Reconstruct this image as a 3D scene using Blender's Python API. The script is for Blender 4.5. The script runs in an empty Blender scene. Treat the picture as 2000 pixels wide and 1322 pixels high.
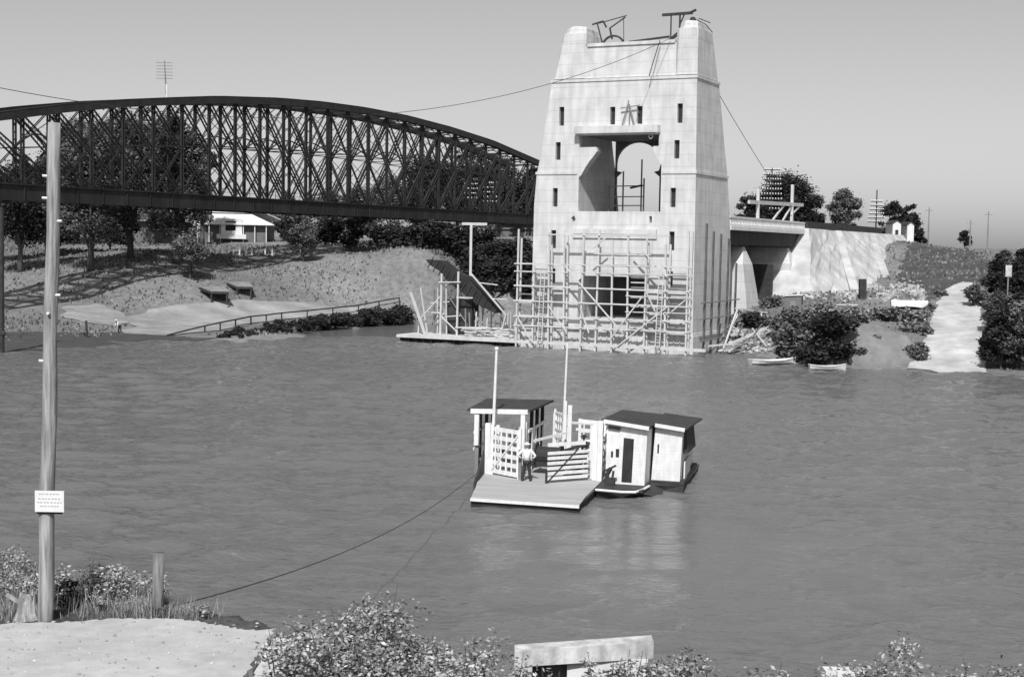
import bpy, bmesh, math, random
import numpy as np
from mathutils import Vector, Matrix
from mathutils.geometry import tessellate_polygon, delaunay_2d_cdt
PI = math.pi
S = bpy.context.scene
COL = S.collection

# ------------------------------------------------------------------ camera
FPX = 2800.0; PITCH = math.atan(181/2800); CAMH = 11.3; ROLL = math.radians(1.0)
cam_d = bpy.data.cameras.new('camera'); cam = bpy.data.objects.new('camera', cam_d); COL.objects.link(cam)
cam_d.sensor_width = 36; cam_d.lens = 36*FPX/2000; cam_d.clip_start = .1; cam_d.clip_end = 6000
cam.matrix_world = Matrix.Translation((0, 0, CAMH)) @ Matrix.Rotation(PI/2-PITCH, 4, 'X') @ Matrix.Rotation(ROLL, 4, 'Z')
S.camera = cam
# ------------------------------------------------------------------ sky and sun
SUN_EL = math.radians(48); TO_SUN = Vector((-.14, -.99))
w = bpy.data.worlds.new('World'); S.world = w; w.use_nodes = True
nt = w.node_tree; bg = nt.nodes['Background']
sky = nt.nodes.new('ShaderNodeTexSky'); sky.sky_type = 'NISHITA'; sky.sun_disc = False
sky.sun_elevation = SUN_EL; sky.sun_rotation = math.atan2(TO_SUN.x, TO_SUN.y) % (2*PI); sky.dust_density = 1.25
bw = nt.nodes.new('ShaderNodeRGBToBW')
nt.links.new(sky.outputs[0], bw.inputs[0]); nt.links.new(bw.outputs[0], bg.inputs[0]); bg.inputs[1].default_value = .1
sd = bpy.data.lights.new('sun', 'SUN'); sd.energy = 4.0; sd.angle = math.radians(1.4); sd.color = (1, 1, 1)
sun = bpy.data.objects.new('sun', sd); COL.objects.link(sun)
tsn = Vector((TO_SUN.x*math.cos(SUN_EL), TO_SUN.y*math.cos(SUN_EL), math.sin(SUN_EL)))
sun.rotation_euler = tsn.to_track_quat('Z', 'Y').to_euler(); sun.location = (0, 0, 80)
S.view_settings.view_transform = 'Standard'; S.view_settings.look = 'None'
S.view_settings.exposure = 0.15; S.view_settings.gamma = 1
S.render.engine = 'CYCLES'

# ------------------------------------------------------------------ sight lines of the photograph (used once, to measure real positions)
def ray(px, py):
    a = px-1000; b = 661-py; c, s = math.cos(ROLL), math.sin(ROLL)
    a, b = a*c-b*s, a*s+b*c
    u = a/FPX; v = b/FPX
    return (u, math.cos(PITCH)+v*math.sin(PITCH), -math.sin(PITCH)+v*math.cos(PITCH))
def atz(px, py, z):
    d = ray(px, py); t = (z-CAMH)/d[2]; return Vector((d[0]*t, d[1]*t, z))
def aty(px, py, Y):
    d = ray(px, py); t = Y/d[1]; return Vector((d[0]*t, Y, CAMH+d[2]*t))

# ------------------------------------------------------------------ materials (all neutral: a black-and-white photograph)
def mat(name, v, v2=None, scale=1.0, rough=.8, bump=0.0, stretch=(1, 1, 1), detail=6, island=0.0, metallic=0, spec=.3, streak=None, bscale=None, lifts=None):
    m = bpy.data.materials.new(name); m.use_nodes = True; t = m.node_tree; p = t.nodes['Principled BSDF']
    p.inputs['Roughness'].default_value = rough; p.inputs['Specular IOR Level'].default_value = spec; p.inputs['Metallic'].default_value = metallic
    v2 = v if v2 is None else v2
    tc = t.nodes.new('ShaderNodeTexCoord'); mp = t.nodes.new('ShaderNodeMapping'); mp.inputs['Scale'].default_value = stretch
    t.links.new(tc.outputs['Object'], mp.inputs[0])
    n = t.nodes.new('ShaderNodeTexNoise'); n.inputs['Scale'].default_value = scale; n.inputs['Detail'].default_value = detail; n.inputs['Roughness'].default_value = .65
    t.links.new(mp.outputs[0], n.inputs['Vector'])
    r = t.nodes.new('ShaderNodeValToRGB'); r.color_ramp.elements[0].position = .3; r.color_ramp.elements[1].position = .7
    r.color_ramp.elements[0].color = (v, v, v, 1); r.color_ramp.elements[1].color = (v2, v2, v2, 1)
    t.links.new(n.outputs['Fac'], r.inputs[0]); out = r.outputs[0]
    if streak:
        sc, amt, st = streak
        mp2 = t.nodes.new('ShaderNodeMapping'); mp2.inputs['Scale'].default_value = st; t.links.new(tc.outputs['Object'], mp2.inputs[0])
        n2 = t.nodes.new('ShaderNodeTexNoise'); n2.inputs['Scale'].default_value = sc; n2.inputs['Detail'].default_value = 4; t.links.new(mp2.outputs[0], n2.inputs['Vector'])
        mr = t.nodes.new('ShaderNodeMapRange'); mr.inputs[1].default_value = .35; mr.inputs[2].default_value = .65; mr.inputs[3].default_value = 1-amt; mr.inputs[4].default_value = 1
        t.links.new(n2.outputs['Fac'], mr.inputs[0])
        mx = t.nodes.new('ShaderNodeMix'); mx.data_type = 'RGBA'; mx.blend_type = 'MULTIPLY'; mx.inputs[0].default_value = 1
        t.links.new(out, mx.inputs[6]); t.links.new(mr.outputs[0], mx.inputs[7]); out = mx.outputs[2]
    if lifts:
        sp_ = t.nodes.new('ShaderNodeSeparateXYZ'); t.links.new(tc.outputs['Object'], sp_.inputs[0])
        a_ = t.nodes.new('ShaderNodeMath'); a_.operation = 'MULTIPLY_ADD'; a_.inputs[1].default_value = 1/lifts; t.links.new(sp_.outputs[2], a_.inputs[0])
        nn_ = t.nodes.new('ShaderNodeMath'); nn_.operation = 'MULTIPLY'; nn_.inputs[1].default_value = .05; t.links.new(n.outputs['Fac'], nn_.inputs[0]); t.links.new(nn_.outputs[0], a_.inputs[2])
        f_ = t.nodes.new('ShaderNodeMath'); f_.operation = 'FRACT'; t.links.new(a_.outputs[0], f_.inputs[0])
        mr = t.nodes.new('ShaderNodeMapRange'); mr.inputs[1].default_value = 0; mr.inputs[2].default_value = .09; mr.inputs[3].default_value = .8; mr.inputs[4].default_value = 1; t.links.new(f_.outputs[0], mr.inputs[0])
        mx = t.nodes.new('ShaderNodeMix'); mx.data_type = 'RGBA'; mx.blend_type = 'MULTIPLY'; mx.inputs[0].default_value = 1
        t.links.new(out, mx.inputs[6]); t.links.new(mr.outputs[0], mx.inputs[7]); out = mx.outputs[2]
    if island:
        g = t.nodes.new('ShaderNodeNewGeometry'); mr = t.nodes.new('ShaderNodeMapRange'); mr.inputs[3].default_value = 1-island; mr.inputs[4].default_value = 1+island
        t.links.new(g.outputs['Random Per Island'], mr.inputs[0])
        mx = t.nodes.new('ShaderNodeMix'); mx.data_type = 'RGBA'; mx.blend_type = 'MULTIPLY'; mx.inputs[0].default_value = 1
        t.links.new(out, mx.inputs[6]); t.links.new(mr.outputs[0], mx.inputs[7]); out = mx.outputs[2]
    t.links.new(out, p.inputs['Base Color'])
    if bump:
        b = t.nodes.new('ShaderNodeBump'); b.inputs['Strength'].default_value = min(1, bump); b.inputs['Distance'].default_value = max(.02, bump*.1)
        nb = n
        if bscale:
            nb = t.nodes.new('ShaderNodeTexNoise'); nb.inputs['Scale'].default_value = bscale; nb.inputs['Detail'].default_value = 5; t.links.new(mp.outputs[0], nb.inputs['Vector'])
        t.links.new(nb.outputs['Fac'], b.inputs['Height']); t.links.new(b.outputs[0], p.inputs['Normal'])
    return m
M = {}
M['concrete'] = mat('pale_concrete', .55, .7, .5, .85, .25, streak=(1.6, .17, (1, 1, .15)), bscale=3, lifts=1.25)
M['concrete_in'] = mat('dark_concrete', .12, .2, .6, .9, .2)  # dark tone carries the portal's shade; also on the pier and hut
M['steel'] = mat('dark_bridge_paint', .018, .04, .8, .6, .1)
M['girder'] = mat('dark_girder_paint', .02, .045, .3, .7, .1, streak=(.8, .4, (1, 1, .2)))
M['void'] = mat('dark_window_recess', .02, .045, 2, .6)
M['white'] = mat('white_paint', .68, .8, 1.5, .55, .1, streak=(3, .12, (1, 1, .3)))
M['ferrywhite'] = mat('ferry_white_paint', .72, .84, 2.5, .5, .1, streak=(6, .12, (1, 1, .25)))
M['palewood'] = mat('pale_sawn_timber', .45, .62, 1.2, .8, .2, stretch=(1, 1, .3))
M['cabinwhite'] = mat('cabin_weatherboards', .72, .84, 2.5, .55, .1, streak=(6, .14, (1, 1, .25)), lifts=.16)
M['midwood'] = mat('weathered_timber', .16, .3, 1.2, .85, .3, stretch=(1, 1, .3))
M['darkpole'] = mat('wet_dark_poles', .07, .14, 1.2, .85, .3)
M['darkwood'] = mat('tarred_timber', .025, .06, 1.5, .8, .3)
M['deck'] = mat('ferry_deck_planks', .3, .46, 1.2, .85, .3, stretch=(.3, 4, 1))
M['roofdark'] = mat('tarred_roofing', .03, .07, 2, .8, .2)
M['iron'] = mat('pale_corrugated_iron', .6, .78, .5, .5, .1)
M['wire'] = mat('wire_rope', .03, .05, 3, .6)
M['pole'] = mat('bleached_pole_timber', .24, .52, 9, .85, .5, stretch=(1, 1, .12), streak=(4, .5, (4, 4, .25)), bscale=16)
M['white_ins'] = mat('white_porcelain', .75, .85, 3, .3)
M['leaf_dark'] = mat('dark_gum_leaves', .018, .055, .3, .7, island=.7, spec=.15)
M['leaf_mid'] = mat('mid_gum_leaves', .06, .19, .35, .7, island=.7, spec=.15)
M['leaf_pale'] = mat('pale_leaves', .14, .28, .4, .65, island=.6, spec=.2)
M['leaf_near'] = mat('near_shrub_leaves', .15, .4, 1.5, .6, island=.75, spec=.3)
M['weed_near'] = mat('pale_weed_leaves', .2, .46, 1.5, .7, island=.6, spec=.2)
M['limewash'] = mat('dirty_limewash', .5, .76, 2.2, .8, .3, streak=(5, .4, (1, 1, .35)), bscale=14)
M['oldpost'] = mat('old_grey_post', .16, .34, 7, .9, .6, stretch=(1, 1, .15), streak=(6, .5, (3, 3, .25)), bscale=20)
M['bark'] = mat('bark', .06, .14, 3, .9, .4, stretch=(1, 1, .2))
M['grassblade'] = mat('dry_grass_blades', .16, .36, 1.0, .8, island=.5)
M['sand'] = mat('pale_gravel', .24, .4, .35, .95, .8, bscale=3, streak=(.3, .25, (.4, 1, 1)))
M['track'] = mat('pale_track_gravel', .42, .66, .5, .95, .9, bscale=3, streak=(.35, .3, (1, .3, 1)))
M['terrace'] = mat('terrace_gravel', .42, .56, 2.2, .95, .35, bscale=28, streak=(.6, .14, (1, 1, 1)))
M['fill'] = mat('pale_quarried_fill', .42, .64, .35, .95, .6, bscale=2.5, streak=(.5, .25, (1, 1, .35)))
M['skin'] = mat('skin', .3, .34, 3, .6)
M['shirt'] = mat('white_shirt', .7, .8, 3, .8)
M['dark_cloth'] = mat('dark_cloth', .03, .05, 3, .9)
M['housewall'] = mat('weatherboard_wall', .1, .18, .5, .8)
M['rock'] = mat('pale_rubble', .22, .5, .7, .9, .4, island=.3)
M['mark'] = mat('faded_sign_marks', .36, .42, 5, .8)
# ground of the two banks: mown grass with bare and weedy patches
def ground_mat(name, a, b, c, s1, s2):
    m = bpy.data.materials.new(name); m.use_nodes = True; t = m.node_tree; p = t.nodes['Principled BSDF']; p.inputs['Roughness'].default_value = .95; p.inputs['Specular IOR Level'].default_value = .1
    tc = t.nodes.new('ShaderNodeTexCoord')
    n1 = t.nodes.new('ShaderNodeTexNoise'); n1.inputs['Scale'].default_value = s1; n1.inputs['Detail'].default_value = 7; n1.inputs['Roughness'].default_value = .62
    n2 = t.nodes.new('ShaderNodeTexNoise'); n2.inputs['Scale'].default_value = s2; n2.inputs['Detail'].default_value = 6; n2.inputs['Roughness'].default_value = .75
    t.links.new(tc.outputs['Object'], n1.inputs['Vector']); t.links.new(tc.outputs['Object'], n2.inputs['Vector'])
    r = t.nodes.new('ShaderNodeValToRGB'); e = r.color_ramp.elements; e[0].position = .3; e[0].color = (a,)*3+(1,); e[1].position = .72; e[1].color = (c,)*3+(1,)
    x = e.new(.5); x.color = (b,)*3+(1,)
    t.links.new(n1.outputs['Fac'], r.inputs[0])
    mr = t.nodes.new('ShaderNodeMapRange'); mr.inputs[1].default_value = .3; mr.inputs[2].default_value = .7; mr.inputs[3].default_value = .6; mr.inputs[4].default_value = 1.35; t.links.new(n2.outputs['Fac'], mr.inputs[0])
    mx = t.nodes.new('ShaderNodeMix'); mx.data_type = 'RGBA'; mx.blend_type = 'MULTIPLY'; mx.inputs[0].default_value = 1
    t.links.new(r.outputs[0], mx.inputs[6]); t.links.new(mr.outputs[0], mx.inputs[7]); t.links.new(mx.outputs[2], p.inputs['Base Color'])
    b_ = t.nodes.new('ShaderNodeBump'); b_.inputs['Strength'].default_value = .8; b_.inputs['Distance'].default_value = .25; t.links.new(n2.outputs['Fac'], b_.inputs['Height']); t.links.new(b_.outputs[0], p.inputs['Normal'])
    return m
M['ground_far'] = ground_mat('grassy_far_bank', .13, .2, .28, .06, 1.3)
M['ground_near'] = ground_mat('weedy_near_bank', .08, .14, .24, .5, 9)
# water
def water_mat():
    m = bpy.data.materials.new('river_water'); m.use_nodes = True; t = m.node_tree; p = t.nodes['Principled BSDF']
    p.inputs['Base Color'].default_value = (.145, .145, .145, 1); p.inputs['IOR'].default_value = 1.38
    tc = t.nodes.new('ShaderNodeTexCoord'); last = None
    def noise(sc, st, det=4, ro=.55, rz=.25):
        mp = t.nodes.new('ShaderNodeMapping'); mp.inputs['Scale'].default_value = st; mp.inputs['Rotation'].default_value = (0, 0, rz); t.links.new(tc.outputs['Object'], mp.inputs[0])
        n = t.nodes.new('ShaderNodeTexNoise'); n.inputs['Scale'].default_value = sc; n.inputs['Detail'].default_value = det; n.inputs['Roughness'].default_value = ro; t.links.new(mp.outputs[0], n.inputs['Vector']); return n
    patch = noise(.03, (.35, 1, 1), 5, .6, .12); mr = t.nodes.new('ShaderNodeMapRange'); mr.inputs[1].default_value = .35; mr.inputs[2].default_value = .65; mr.inputs[3].default_value = .45; mr.inputs[4].default_value = 1.0
    t.links.new(patch.outputs['Fac'], mr.inputs[0])
    vd = t.nodes.new('ShaderNodeVectorMath'); vd.operation = 'DISTANCE'; vd.inputs[1].default_value = (7, 54, 0); t.links.new(tc.outputs['Object'], vd.inputs[0])
    slick = t.nodes.new('ShaderNodeMapRange'); slick.inputs[1].default_value = 4; slick.inputs[2].default_value = 14; slick.inputs[3].default_value = .3; slick.inputs[4].default_value = 1; t.links.new(vd.outputs['Value'], slick.inputs[0])  # ripples softened around this spot to let the cabins' reflection through
    mu = t.nodes.new('ShaderNodeMath'); mu.operation = 'MULTIPLY'; t.links.new(mr.outputs[0], mu.inputs[0]); t.links.new(slick.outputs[0], mu.inputs[1]); mr = mu
    m2 = t.nodes.new('ShaderNodeMapRange'); m2.inputs[1].default_value = .35; m2.inputs[2].default_value = .65; m2.inputs[3].default_value = .04; m2.inputs[4].default_value = .1; t.links.new(patch.outputs['Fac'], m2.inputs[0]); t.links.new(m2.outputs[0], p.inputs['Roughness'])
    for sc, st, dist, det in ((2.2, (.55, 1, 1), .2, 5), (5.5, (.6, 1, 1), .12, 4)):
        n = noise(sc, st, det, .6); b = t.nodes.new('ShaderNodeBump'); b.inputs['Distance'].default_value = dist
        t.links.new(mr.outputs[0], b.inputs['Strength']); t.links.new(n.outputs['Fac'], b.inputs['Height'])
        if last: t.links.new(last.outputs[0], b.inputs['Normal'])
        last = b
    t.links.new(last.outputs[0], p.inputs['Normal'])
    return m
M['water'] = water_mat()

# ------------------------------------------------------------------ mesh helpers
class MB:
    def __init__(s): s.v = []; s.f = []
    def add(s, vs, fs):
        o = len(s.v); s.v += [tuple(v) for v in vs]; s.f += [tuple(i+o for i in f) for f in fs]; return s
    def box(s, x0, x1, y0, y1, z0, z1):
        return s.add([(x0,y0,z0),(x1,y0,z0),(x1,y1,z0),(x0,y1,z0),(x0,y0,z1),(x1,y0,z1),(x1,y1,z1),(x0,y1,z1)],
                     [(0,3,2,1),(4,5,6,7),(0,1,5,4),(1,2,6,5),(2,3,7,6),(3,0,4,7)])
    def beam(s, a, b, w=.15, h=None, up=(0, 0, 1)):
        h = h or w; a = Vector(a); b = Vector(b); d = (b-a).normalized(); u = Vector(up)
        if abs(d.dot(u)) > .95: u = Vector((0, 1, 0)) if abs(d.y) < .9 else Vector((1, 0, 0))
        x = d.cross(u).normalized()*w/2; y = x.normalized().cross(d).normalized()*h/2
        vs = [p+i*x+j*y for p in (a, b) for i, j in ((-1,-1),(1,-1),(1,1),(-1,1))]
        return s.add(vs, [(0,1,2,3),(7,6,5,4),(0,4,5,1),(1,5,6,2),(2,6,7,3),(3,7,4,0)])
    def tube(s, pts, r, n=8, cap=True):
        pts = [Vector(p) for p in pts]; rs = r if isinstance(r, (list, tuple)) else [r]*len(pts)
        o = len(s.v); px = None
        for i, p in enumerate(pts):
            d = (pts[min(i+1, len(pts)-1)]-pts[max(i-1, 0)]).normalized()
            x = d.cross(Vector((0, 0, 1))) if px is None else px-d*px.dot(d)
            if x.length < .05: x = d.cross(Vector((1, 0, 0)))
            x.normalize(); px = x; y = d.cross(x)
            for k in range(n):
                a = 2*PI*k/n; s.v.append(tuple(p+(x*math.cos(a)+y*math.sin(a))*rs[i]))
        for i in range(len(pts)-1):
            for k in range(n):
                k2 = (k+1) % n; s.f.append((o+i*n+k, o+i*n+k2, o+(i+1)*n+k2, o+(i+1)*n+k))
        if cap:
            s.f.append(tuple(o+k for k in range(n-1, -1, -1))); s.f.append(tuple(o+(len(pts)-1)*n+k for k in range(n)))
        return s
    def loft(s, rings):
        n = len(rings[0]); o = len(s.v)
        for r in rings: s.v += [tuple(p) for p in r]
        for i in range(len(rings)-1):
            for k in range(n):
                k2 = (k+1) % n; s.f.append((o+i*n+k, o+i*n+k2, o+(i+1)*n+k2, o+(i+1)*n+k))
        s.f.append(tuple(o+k for k in range(n-1, -1, -1))); s.f.append(tuple(o+(len(rings)-1)*n+k for k in range(n)))
        return s
    def wall(s, outer, holes, y0, y1):           # slab in the x-z plane, from y0 to y1, with holes
        loops = [outer]+holes
        tri = tessellate_polygon([[Vector((x, z, 0)) for x, z in l] for l in loops]); flat = [p for l in loops for p in l]
        for y, fl in ((y0, 0), (y1, 1)):
            s.add([(x, y, z) for x, z in flat], [t[::-1] if fl else t for t in tri])
        for l in loops:
            n = len(l); s.add([(x, y0, z) for x, z in l]+[(x, y1, z) for x, z in l], [(i, (i+1) % n, n+(i+1) % n, n+i) for i in range(n)])
        return s
    def ball(s, c, r, seg=8, rings=6, sq=(1, 1, 1)):
        R = []
        for i in range(rings+1):
            a = PI*(i+.02)/(rings+.04)-PI/2
            R.append([(c[0]+r*sq[0]*math.cos(a)*math.cos(2*PI*k/seg), c[1]+r*sq[1]*math.cos(a)*math.sin(2*PI*k/seg), c[2]+r*sq[2]*math.sin(a)) for k in range(seg)])
        return s.loft(R)
    def build(s, name, m, parent=None, smooth=False, fix=True):
        me = bpy.data.meshes.new(name); me.from_pydata(s.v, [], s.f); me.materials.append(M[m] if isinstance(m, str) else m)
        if fix:
            b = bmesh.new(); b.from_mesh(me); bmesh.ops.recalc_face_normals(b, faces=b.faces); b.to_mesh(me); b.free()
        if smooth:
            for p in me.polygons: p.use_smooth = True
        o = bpy.data.objects.new(name, me); COL.objects.link(o)
        if parent: o.parent = parent
        return o
def tag(o, label=None, cat=None, group=None, kind=None):
    if label: o['label'] = label
    if cat: o['category'] = cat
    if group: o['group'] = group
    if kind: o['kind'] = kind
    return o
def root(name, loc, rz=0, label=None, cat=None, group=None):
    o = bpy.data.objects.new(name, None); COL.objects.link(o); o.location = loc; o.rotation_euler = (0, 0, rz); o.empty_display_size = .3
    return tag(o, label, cat, group)
def dup(o, parent=None):
    c = o.copy(); COL.objects.link(c); c.parent = parent
    for k in o.children: dup(k, c)
    return c
def lerp(t, a, b): return a+(b-a)*t
def interp(x, xs, ys): return float(np.interp(x, xs, ys))

# ------------------------------------------------------------------ terrain of the far bank (thin-plate surface through measured points)
ctl = []
shore = [(-140, 668), (0, 686), (60, 680), (200, 676), (330, 664), (430, 666), (500, 667), (600, 656), (700, 640), (780, 632), (900, 628), (1020, 640), (1200, 640), (1350, 686), (1430, 690), (1560, 714), (1650, 720), (1750, 722), (1860, 728), (1925, 730), (2000, 740), (2150, 752)]
for p in shore:
    q = atz(p[0], p[1], 0); ctl.append((q.x, q.y, 0.0)); ctl.append((q.x*.93, q.y*.93, -1.6)); 
for x in (-120, -60, 0, 60, 120): ctl.append((x, 100, -4))
land = [(-100, 560, 200), (40, 545, 195), (60, 615, 172), (0, 645, 160), (150, 565, 190), (150, 620, 174), (150, 650, 164), (340, 555, 192), (300, 620, 180), (250, 500, 215), (450, 600, 190), (450, 640, 178), (450, 520, 215), (450, 476, 246),
        (250, 480, 246), (600, 580, 200), (600, 625, 192), (600, 520, 216), (600, 480, 240), (750, 590, 206), (750, 500, 232), (880, 540, 212), (880, 505, 228), (1000, 585, 190), (1000, 550, 205), (950, 500, 240), (1200, 560, 195), (1200, 500, 235),
        (1440, 625, 164), (1500, 592, 172), (1560, 575, 180), (1650, 575, 184), (1750, 570, 184), (1800, 566, 186), (1600, 650, 155), (1700, 640, 157), (1745, 665, 148), (1810, 690, 143), (1870, 690, 142), (1865, 640, 155), (1870, 575, 176), (1885, 556, 184),
        (1810, 480, 232), (1870, 490, 232), (1900, 510, 215), (1960, 500, 260), (1960, 565, 176), (1960, 640, 152), (2080, 560, 178), (2080, 660, 150)]
for p in land:
    q = aty(*p); ctl.append((q.x, q.y, q.z))
for x in (-260, -160, -80, 0, 80, 160, 260): ctl += [(x*1.3, 330, 12.4), (x*1.6, 520, 12.6), (x*2, 800, 13)]
ctl += [(-140, 230, 10.5), (-140, 175, 4), (150, 200, 9), (150, 150, 3), (240, 240, 11), (-240, 240, 11)]
CT = np.array(ctl, float); CX = CT[:, :2]/100
def _k(r2): return np.where(r2 > 1e-12, r2*np.log(np.maximum(r2, 1e-12))*.5, 0)
def _solve():
    n = len(CX); d = ((CX[:, None]-CX[None])**2).sum(-1); K = _k(d)+np.eye(n)*2e-4; P = np.hstack([np.ones((n, 1)), CX])
    A = np.zeros((n+3, n+3)); A[:n, :n] = K; A[:n, n:] = P; A[n:, :n] = P.T
    return np.linalg.solve(A, np.concatenate([CT[:, 2], [0, 0, 0]]))
TW = _solve()
def terr(x, y):
    x = np.atleast_1d(np.asarray(x, float)); y = np.atleast_1d(np.asarray(y, float)); q = np.stack([x, y], -1)/100; out = np.empty(len(q))
    for i in range(0, len(q), 4000):
        c = q[i:i+4000]; d = ((c[:, None]-CX[None])**2).sum(-1); out[i:i+4000] = _k(d)@TW[:-3]+TW[-3]+c@TW[-2:]
    far = np.clip((y-300)/120, 0, 1); out = np.where(y > 300, out*(1-far)+12.5*far, out)
    out = out + .18*np.sin(x*.31+y*.13)*np.sin(y*.27-x*.11)*np.clip(out/3, 0, 1)
    return np.clip(out, -5, 15.5)
def tz(x, y): return float(terr(x, y)[0])
def G(px, py, y0=135, y1=420):                   # where a sight line meets the far bank
    d = ray(px, py); Y = np.arange(y0, y1, .5); X = d[0]/d[1]*Y; Z = CAMH+d[2]/d[1]*Y; T = np.maximum(terr(X, Y), 0)
    hit = np.nonzero(Z <= T)[0]
    i = hit[0] if len(hit) else len(Y)-1
    return Vector((X[i], Y[i], T[i]))
def grid_mesh(name, xs, ys, fz, m, kind='structure', smooth=True):
    X, Y = np.meshgrid(xs, ys); Z = fz(X.ravel(), Y.ravel()); v = np.stack([X.ravel(), Y.ravel(), Z], -1)
    nx, ny = len(xs), len(ys); i = np.arange(nx*ny).reshape(ny, nx)
    f = np.stack([i[:-1, :-1], i[:-1, 1:], i[1:, 1:], i[1:, :-1]], -1).reshape(-1, 4)
    me = bpy.data.meshes.new(name); me.from_pydata(v.tolist(), [], f.tolist()); me.materials.append(M[m] if isinstance(m, str) else m)
    for p in me.polygons: p.use_smooth = smooth
    o = bpy.data.objects.new(name, me); COL.objects.link(o); o['kind'] = kind; return o
ys_ = np.concatenate([np.arange(110, 260, 1.25), np.arange(260, 420, 5), np.arange(420, 3000, 120)])
xs_ = np.concatenate([-np.arange(140, 1500, 80)[::-1]-10, np.arange(-140, 120, 1.5), np.arange(120, 1500, 80)])
grid_mesh('far_bank', xs_, ys_, terr, 'ground_far')
def waves(x, y):
    r = np.random.RandomState(8); h = np.zeros(len(x))
    for i in range(60):
        L_ = .5*(5.0/.5)**(r.rand()**1.25); a = math.radians(98)+r.normal()*.55; k = 2*PI/L_; h += .0078*L_**.95*np.sin(k*(x*math.cos(a)+y*math.sin(a))+r.uniform(0, 7)+.35*np.sin(x*.5+i)*np.cos(y*.41-i))
    calm = .55+.45*np.sin(x*.071+1.5*np.sin(y*.05)+1)*np.sin(y*.09-x*.02)
    e = np.minimum(np.minimum((x+84)/6, (84-x)/6), np.minimum((y-20)/6, (176-y)/6)); e = np.clip(e, 0, 1)
    h = h*(1-.72*np.exp(-(((x-7)/6.5)**2+((y-54)/9)**2)))      # waves flattened here so the white cabins' reflection shows
    return h*(.55+.45*calm)*e-(1-e)*.06
grid_mesh('river_water', np.concatenate([[-84], np.arange(-80, 80, .26), [84]]), np.concatenate([[20], np.arange(26, 76, .17), np.arange(76, 110, .26), np.arange(110, 176, .4), [176]]), waves, 'water')
wm = MB()
for a_, b_, c_2, d_ in ((-1500, 1500, 175.9, 2900), (-1500, 1500, -200, 20.1), (-1500, -83.9, 20.1, 175.9), (83.9, 1500, 20.1, 175.9)): wm.add([(a_, c_2, -.06), (b_, c_2, -.06), (b_, d_, -.06), (a_, d_, -.06)], [(0, 1, 2, 3)])
o = wm.build('outer_river_water', 'water', fix=False); o['kind'] = 'structure'
def inside(px, py, poly):
    c = np.zeros(len(px), bool); n = len(poly)
    for i in range(n):
        x0, y0 = poly[i]; x1, y1 = poly[(i+1) % n]
        if y0 == y1: continue
        c ^= ((y0 > py) != (y1 > py)) & (px < (x1-x0)*(py-y0)/(y1-y0)+x0)
    return c
def drape(name, pix, m, step=.8, off=.06, wob=.5):  # a sheet of another ground laid on the bank
    pts = [G(*p) for p in pix]; poly = []
    for i, a in enumerate(pts):
        b = pts[(i+1) % len(pts)]; n = max(2, int((b-a).length/.7))
        for k in range(n):
            t = k/n; x = lerp(t, a.x, b.x); y = lerp(t, a.y, b.y); s = wob*(math.sin(x*1.7+y*.9)+math.sin(x*.6-y*1.3)+.6*math.sin(x*5.1+y*3.3))*.5; poly.append((x+s, y+s*.7))
    xs = np.arange(min(p[0] for p in poly), max(p[0] for p in poly), step); ys = np.arange(min(p[1] for p in poly), max(p[1] for p in poly), step)
    X, Y = np.meshgrid(xs, ys); X = X.ravel(); Y = Y.ravel(); k = inside(X, Y, poly); nb = len(poly)
    co = [Vector(p) for p in poly]+[Vector((a, b)) for a, b in zip(X[k], Y[k])]
    V2, _, F2, _, _, _ = delaunay_2d_cdt(co, [], [list(range(nb))], 1, 1e-4)
    vx = np.array([v.x for v in V2]); vy = np.array([v.y for v in V2]); V = np.stack([vx, vy, terr(vx, vy)+off], -1)
    me = bpy.data.meshes.new(name); me.from_pydata(V.tolist(), [], [tuple(f) for f in F2]); me.materials.append(M[m] if isinstance(m, str) else m)
    b = bmesh.new(); b.from_mesh(me); bmesh.ops.recalc_face_normals(b, faces=b.faces)
    if sum(f.normal.z for f in b.faces) < 0: bmesh.ops.reverse_faces(b, faces=b.faces)
    b.to_mesh(me); b.free()
    for p in me.polygons: p.use_smooth = True
    o = bpy.data.objects.new(name, me); COL.objects.link(o); o['kind'] = 'structure'; return o
drape('ferry_track', [(1850, 566), (1880, 552), (1903, 556), (1915, 600), (1922, 650), (1925, 700), (1926, 731), (1860, 729), (1768, 723), (1802, 690), (1812, 640), (1832, 592)], 'track', off=.09, wob=.35)
drape('sandy_beach', [(240, 622), (300, 606), (380, 594), (470, 588), (560, 592), (640, 600), (740, 592), (780, 604), (640, 618), (540, 626), (470, 636), (420, 648), (340, 656), (230, 652), (260, 640)], 'sand', off=.09)
drape('sandy_flat', [(120, 600), (190, 596), (235, 612), (262, 626), (225, 640), (180, 632), (120, 622)], 'sand', off=.08)
drape('rough_slope', [(1775, 482), (1800, 477), (1850, 481), (1900, 492), (1935, 515), (1955, 545), (1910, 552), (1885, 549), (1850, 562), (1815, 590), (1790, 575), (1750, 562), (1760, 520)], mat('dark_scrubby_grass', .045, .10, .5, .95, .4, bscale=2), off=.05)
drape('shaded_mud_shore', [(-40, 655), (120, 650), (300, 648), (330, 658), (420, 662), (330, 668), (200, 680), (60, 684), (-40, 690)], mat('shaded_mud', .05, .08, .5, .9, .2), off=.07)  # mud whose dark tone also holds waterline shadows and reflections

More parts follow.
